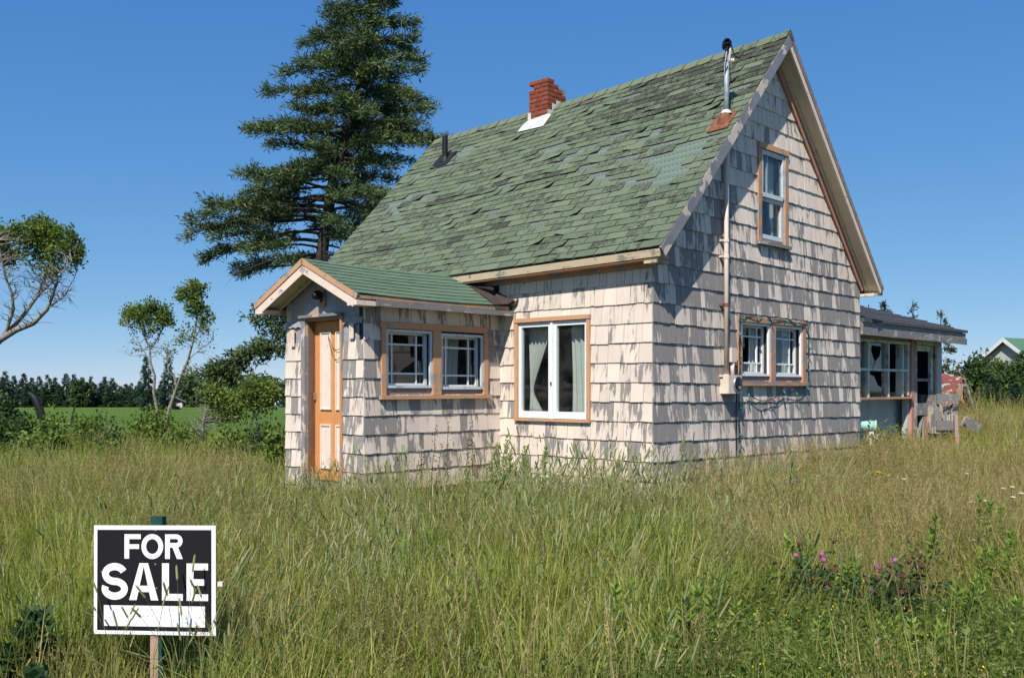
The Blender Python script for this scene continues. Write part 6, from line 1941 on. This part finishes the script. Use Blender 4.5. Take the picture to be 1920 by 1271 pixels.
def kt(X, Y, r): return r.random(len(X)) < np.clip(.10 + .9 * blob(X, Y, -.1, 8.6, 1.9, 2.6) + .3 * blob(X, Y, -1.6, 5.6, 1.1, 1.0) + .8 * blob(X, Y, .6, 10.2, 1.5, .9), 0, 1) * np.where((np.abs(X + 1.78) < .45) & (Y < 4.9), .5, 1) * (1 - weedy(X, Y) * .9)
X, Y, S = scatter(((3.8, 7, 7, -.6, .6, .9), (7, 11, 8, -.6, .6, 1.0), (11, 18, 3.2, -.6, .6, 1.05)), rng, kt)
grow("timothy_grass", TI, X, Y, S * rng.uniform(.7, 1.08, len(X)) * (1 + .30 * blob(X, Y, .5, 10.1, 1.5, 1.0)), rng.normal(.12, .2, len(X)), rng.uniform(0, .7, len(X)), "blue-green timothy grass with slender cylindrical heads leaning over", rng, .07)
SPG = [mk_proto("timothy_sprig", *timothy_proto(660 + k, 3, .62, .8, .06), "timothy") for k in range(3)]
Xs = np.array([-1.44, -1.50, -1.72, -1.60, -1.40, -1.90]); Ys = np.array([4.55, 4.62, 4.60, 4.66, 4.68, 4.62])
grow("timothy_sprigs", SPG, Xs, Ys, np.array([1.0, .86, .74, .9, .9, .66]), np.array([.3, .1, .2, .5, .1, .3]), np.full(6, .4), "few thin timothy stems standing in front of the sale sign", rng)
FE = [mk_proto("fescue_tuft", *fescue_proto(700 + k), "fescue") for k in range(5)]
def kf(X, Y, r): return r.random(len(X)) < np.clip(.12 + .95 * blob(X, Y, 4.2, 10.6, 2.4, 3.2) + .12 * blob(X, Y, -4.5, 11.5, 3.0, 2.2) + .4 * (patch(X, Y) - .5) + .12 * (X > 2), 0, 1) * (1 - weedy(X, Y) * .92) * near_cut(X, Y, r)
X, Y, S = scatter(((3.6, 7, 9, -.6, .6, .9), (7, 11, 11, -.6, .62, 1.0), (11, 16, 8.5, -.6, .62, 1.05), (16, 26, 2.4, -.6, .62, 1.2), (26, 60, .6, .25, .66, 1.9)), rng, kf)
grow("dry_grass", FE, X, Y, S * rng.uniform(.68, 1.1, len(X)) * np.where((Y < 4.9) & (X < -1.2), .6, 1.0), np.clip(rng.uniform(0, .8, len(X)) - .35 * (X < 1), 0, 1), rng.uniform(0, .6, len(X)), "feathery tan seed heads of dry grass across the meadow", rng)
WD = [mk_proto("weed_tuft", *weed_proto(800 + k), "weed_cover") for k in range(4)]
X, Y, S = scatter(((3.4, 9, 34, -.1, .62, 1.0),), rng, lambda X, Y, r: r.random(len(X)) < weedy(X, Y))
grow("ground_weeds", WD, X, Y, S * rng.uniform(.65, 1.4, len(X)) * (.75 + .5 * fine(X, Y)), rng.normal(.15, .2, len(X)), rng.uniform(0, 1, len(X)), "low mat of small-leaved green weeds at the lower right", rng)
# tiny yellow blossoms over the weeds
V, F = [], []
Xf, Yf, _ = scatter(((3.6, 8, 60, -.05, .62, 1.0),), rng, lambda X, Y, r: r.random(len(X)) < weedy(X, Y) * (.25 + .75 * (patch(X * 3, Y * 3) > .52)))
C = np.stack([Xf, Yf, ground_z(Xf, Yf) + rng.uniform(.16, .42, len(Xf))], 1)
C = np.repeat(C, 5, 0) + rng.normal(scale=.009, size=(len(C) * 5, 3))
v, q = leaf_quads(C, rng.normal(size=C.shape) + np.array([0, -.3, .4]), .009, .008, rng)
tag(link("yellow_blossom", np_mesh("yellow_blossom", v, q), None, ("flower_yellow",)), "tiny yellow blossoms scattered over the low weeds", kind="stuff")
# purple vetch along the gable wall
C = []
for _ in range(70):
    s = rng.uniform(.1, 3.4); w = to_world((s, -rng.uniform(.15, .9), 0)); z = gz(w.x, w.y) + rng.uniform(.42, .62)
    C.append(np.array([[w.x, w.y, z]]) + np.stack([rng.normal(0, .008, 10), rng.normal(0, .008, 10), np.linspace(0, .06, 10)], 1))
C = np.concatenate(C)
v, q = leaf_quads(C, rng.normal(size=C.shape), .014, .009, rng)
tag(link("vetch_blossom", np_mesh("vetch_blossom", v, q), None, ("flower_violet",)), "small violet vetch blossoms in the grass along the gable wall", kind="stuff")

# ------------------------------------------------------------------ single plants
def goldenrod(label, px, py_top, Y, n, h, seed, spread=.10, top=None, mat="weed_leaf", leafL=.09, leafW=.019):
    rng = np.random.default_rng(seed)
    b = at(px, 900, Y); b.z = gz(b.x, Y)
    root = empty("goldenrod_plant", b, 0, label, "plant")
    H = EYE + (725 - py_top) / 1827 * Y - b.z
    lines, C, Dv, L, Tn = [], [], [], [], []
    for k in range(n):
        p0 = np.array([rng.normal(0, spread), rng.normal(0, spread), -.02]); hh = H * (1 if k == 0 else rng.uniform(.6, .98))
        p1 = p0 + np.array([rng.normal(.02, .05), rng.normal(0, .05), hh])
        mid = (p0 + p1) / 2 + rng.normal(scale=.015, size=3)
        lines.append(([tuple(p0), tuple(mid), tuple(p1)], [.005, .004, .002]))
        m_ = int(72 * hh / .7)
        t = np.sort(rng.uniform(.25, 1, m_))
        c = np.where((t < .5)[:, None], p0 + (mid - p0) * (t * 2)[:, None], mid + (p1 - mid) * (t * 2 - 1)[:, None])
        az = np.arange(m_) * 2.4; d = np.stack([np.cos(az), np.sin(az), .15 + 1.1 * t ** 3], 1)
        C.append(c); Dv.append(d); L.append(leafL * (1.15 - .55 * t) * rng.uniform(.8, 1.2, m_)); Tn.append(np.clip(.15 + .75 * t ** 2 + rng.normal(0, .1, m_), 0, 1))
    tubes_mesh("stem", lines, "stem_green", root, 4)
    C, Dv, L, Tn = map(np.concatenate, (C, Dv, L, Tn))
    V, Q = leaf_quads(C, Dv, L, np.full(len(C), leafW), rng)
    link("foliage", np_mesh("foliage", V, Q, np.repeat(Tn, 4)), root, (mat,))
    return root
goldenrod("bright yellow-green leafy plants standing against the wall by the porch corner", 930, 815, 11.3, 11, 1.0, 1, .26)
goldenrod("tall leafy green stalks rising from the dry grass right of the clover", 1728, 952, 7.0, 9, .7, 2, .12)
goldenrod("single reddish-stemmed leafy stalk in the dry grass", 1832, 985, 6.3, 3, .7, 3, .05)
goldenrod("dense leafy green plant at the edge of the low weeds", 1295, 1100, 5.0, 9, .6, 4, .10)
goldenrod("leafy stalks among the tall grass left of the dense leafy plant", 1175, 1085, 5.2, 4, .5, 5, .10)
goldenrod("small leafy stalk tucked beside the purple clover", 1495, 1010, 6.3, 4, .6, 6, .07)
goldenrod("fresh green stalks between the two clover clumps", 1600, 1040, 6.0, 4, .6, 7, .07)
goldenrod("low leafy stalks below the brown clover heads", 1705, 1130, 5.2, 4, .4, 8, .09)
goldenrod("leafy stalks in the grass near the frame edge beside the daisies", 1885, 930, 7.6, 6, .7, 9, .14)
goldenrod("green stalk showing through the tan grass before the gable", 1505, 865, 10.2, 4, .7, 10, .10)
goldenrod("short leafy stalk in the tall grass below the gable corner", 1155, 1090, 5.6, 2, .4, 11, .05)
GR = [("leafy stalk deep in the low weeds under the brown clover", 1660, 1150, 5.0), ("bright leafy stalk at the bottom of the weeds below the purple clover", 1545, 1150, 5.1), ("young leafy stalk between the dense plant and the clover", 1400, 1130, 5.3),
      ("pair of leafy stalks right of the brown clover", 1790, 1075, 5.6), ("leafy stalks in the weeds near the reddish stalk", 1850, 1090, 5.5), ("low bright stalk at the lower frame edge in the weeds", 1450, 1200, 4.7), ("leafy stalk by the white blossoms in the weeds", 1770, 1180, 4.9), ("dense short stalks in the corner of the weeds", 1880, 1190, 4.8)]
for k, (lab, px, py, Y) in enumerate(GR): goldenrod(lab, px, py, Y, 5, .5, 50 + k, .08)
goldenrod("broad dark leaves of a weed left of the sale sign", 15, 1150, 4.9, 4, .4, 12, .08, None, "clover_leaf", .12, .05)
goldenrod("dark weed in the corner below the sale sign", 25, 1235, 4.5, 4, .3, 13, .07, None, "clover_leaf", .12, .05)

def clover(label, px, Y, heads, matf, seed):
    rng = np.random.default_rng(seed)
    b = at(px, 1150, Y); b.z = gz(b.x, Y)
    root = empty("clover_plant", b, 0, label, "plant")
    lines, C, Dv, Tn = [], [], [], []
    for (hx, hy, fm) in heads:
        p = at(hx, hy, Y + rng.uniform(-.12, .12)) - b
        f = Vector((p.x * .35 + rng.normal(0, .03), p.y * .3, 0)); md = f.lerp(p, .6) + Vector((rng.normal(0, .02), 0, .02))
        lines.append(([tuple(f), tuple(md), tuple(p)], [.004, .0035, .0025]))
        mb = MB(); mb.lathe([(0, -.012), (.010, -.010), (.016, 0), (.015, .010), (.009, .018), (0, .020)], p, 9, (rng.normal(0, .3), rng.normal(0, .3), 1)); fl = mb.build("flower_head", fm, root, False)
        c = np.array(p)[None] + rng.normal(scale=.004, size=(36, 3)); dd = rng.normal(size=(36, 3)); dd[:, 2] = np.abs(dd[:, 2])
        v, q = leaf_quads(c, dd, .024, .006, rng); link("petals", np_mesh("petals", v, q), fl, (fm,))
        for t in (.45, .65, .85, .95):
            k = 4; q0 = np.array(f.lerp(p, t)); C.append(np.repeat(q0[None], k, 0) + rng.normal(scale=.03, size=(k, 3))); dd = rng.normal(size=(k, 3)); dd[:, 2] *= .4; Dv.append(dd); Tn.append(rng.random(k))
    for _ in range(300):
        c = np.array([rng.normal(0, .17), rng.normal(0, .14), rng.uniform(.05, .46)]); k = 3
        C.append(np.repeat(c[None], k, 0)); dd = rng.normal(size=(k, 3)); dd[:, 2] *= .4; Dv.append(dd); Tn.append(rng.random(k))
    tubes_mesh("stem", lines, "stem_red", root, 4)
    C, Dv, Tn = map(np.concatenate, (C, Dv, Tn))
    V, Q = leaf_quads(C, Dv, rng.uniform(.03, .05, len(C)), rng.uniform(.018, .028, len(C)), rng)
    link("foliage", np_mesh("foliage", V, Q, np.repeat(Tn, 4)), root, ("clover_leaf",))
P_, B_ = "flower_purple", "flower_brown"
clover("clover clump with many brown faded heads", 1680, 5.9, [(1648, 1064, P_), (1678, 1052, P_), (1704, 1053, B_), (1724, 1043, B_), (1719, 1060, B_), (1729, 1062, B_), (1690, 1080, B_), (1672, 1076, B_), (1647, 1084, B_), (1671, 1094, B_), (1676, 1104, B_), (1690, 1111, B_), (1707, 1106, B_), (1723, 1106, B_), (1632, 1107, P_), (1668, 1060, B_), (1620, 1157, P_)], B_, 31)
clover("clover clump with a few fresh purple heads", 1535, 6.1, [(1499, 1019, B_), (1492, 1042, P_), (1541, 1041, P_), (1544, 1051, P_), (1511, 1083, P_), (1560, 1067, B_), (1549, 1105, P_), (1563, 1015, B_), (1548, 1117, P_)], P_, 32)

def daisy(label, px, py, Y, size=.02, group=None, mat="flower_white"):
    b = at(px, py, Y); zg = gz(b.x, Y)
    root = empty("wildflower", (b.x, Y, zg), 0, label, "flower", group)
    h = b.z - zg
    mb = MB(); mb.tube([(0, 0, 0), (.01, .01, h * .5), (0, 0, h)], .0025, 5); mb.build("stem", "stem_green", root)
    n = 13; c = np.repeat(np.array([[0, 0, h]]), n, 0); az = np.arange(n) * 6.283 / n
    V, Q = leaf_quads(c, np.stack([np.cos(az), np.sin(az) * .8 - .2, np.full(n, .35)], 1), size, size * .42, np.random.default_rng(5))
    link("petals", np_mesh("petals", V, Q), root, (mat,))
    mb = MB(); mb.lathe([(0, -.002), (size * .3, 0), (size * .22, .006), (0, .008)], (0, 0, h), 8, (0, -.3, 1)); mb.build("flower_centre", "flower_yellow", root)
for px, py, Y in ((1880, 917, 8.6), (1899, 933, 8.2), (1897, 914, 8.6), (1914, 926, 8.4), (1848, 940, 8.4), (1694, 899, 9.6), (1812, 889, 10.0), (1532, 893, 10.5)):
    daisy("white daisy on a thin stem in the dry grass", px, py, Y, .028, "white daisies in the meadow")
for px, py, Y in ((1645, 886, 10.2), (1654, 888, 10.3), (1663, 892, 10.1)):
    daisy("yellow flower in the small group before the annex corner", px, py, Y, .032, "yellow flowers before the annex", "flower_yellow")
for px, py, Y in ((1699, 1250, 5.0), (1811, 1255, 4.9), (1652, 1213, 5.1), (1805, 1190, 5.3), (1770, 1145, 5.6)):
    daisy("small white clover blossom in the low weeds", px, py, Y, .018, "white blossoms in the low weeds")
# dry stalks: bare bent stems and dark dock
def bare_stalk(label, pts, Y, r=.003, mat="post_wood", group=None, name="dry_stalk"):
    b = at(pts[0][0], 900, Y); b.z = gz(b.x, Y)
    P = [at(x, y, Y + .05 * i) - b for i, (x, y) in enumerate(pts)]
    P[0] = Vector((P[0].x, P[0].y, min(P[0].z, 0)))
    mb = MB(); mb.tube(P, [r * (1 - .5 * i / (len(P) - 1)) for i in range(len(P))], 5); o = mb.build(name, mat, None); o.location = b
    return tag(o, label, "stalk", group)
bare_stalk("long pale dead stalk standing upright in the grass centre", [(870, 1290), (872, 1150), (874, 1085), (884, 1062)], 5.0, .003, "post_wood")
bare_stalk("thin bent dead stalk leaning left below the gable", [(1245, 1170), (1230, 1110), (1205, 1050), (1192, 985)], 6.0, .0022, "post_wood")
bare_stalk("curved dead twig in the grass beyond the bin", [(1918, 850), (1905, 820), (1893, 800), (1889, 775)], 14.0, .008, "bark_pale")
bare_stalk("fallen pale twig near the frame edge behind the daisies", [(1890, 870), (1905, 858), (1925, 850)], 12.5, .007, "bark_pale")
for k, (px, py, Y) in enumerate(((805, 795, 10.6), (836, 790, 10.5), (812, 830, 10.3), (868, 800, 10.4), (788, 815, 10.5), (885, 790, 10.6))):
    b = at(px, 900, Y); b.z = gz(b.x, Y); rs = np.random.default_rng(900 + k)
    root = empty("dock_plant", b, 0, "dark brown dock stalk with ragged seeds before the porch window wall", "plant", "brown dock stalks")
    h = EYE + (725 - py) / 1827 * Y - b.z; ln = rs.normal(.08, .06)
    tubes_mesh("stem", [([(0, 0, 0), (ln * .4, 0, h * .6), (ln, 0, h)], [.005, .004, .002])], "stem_red", root, 4)
    t = rs.uniform(.5, 1, 60); c = np.stack([ln * t ** 1.4 + rs.normal(0, .012, 60), rs.normal(0, .012, 60), h * t], 1)
    V, Q = leaf_quads(c, rs.normal(size=(60, 3)), .028, .014, rs); link("seed_head", np_mesh("seed_head", V, Q), root, ("flower_brown",))
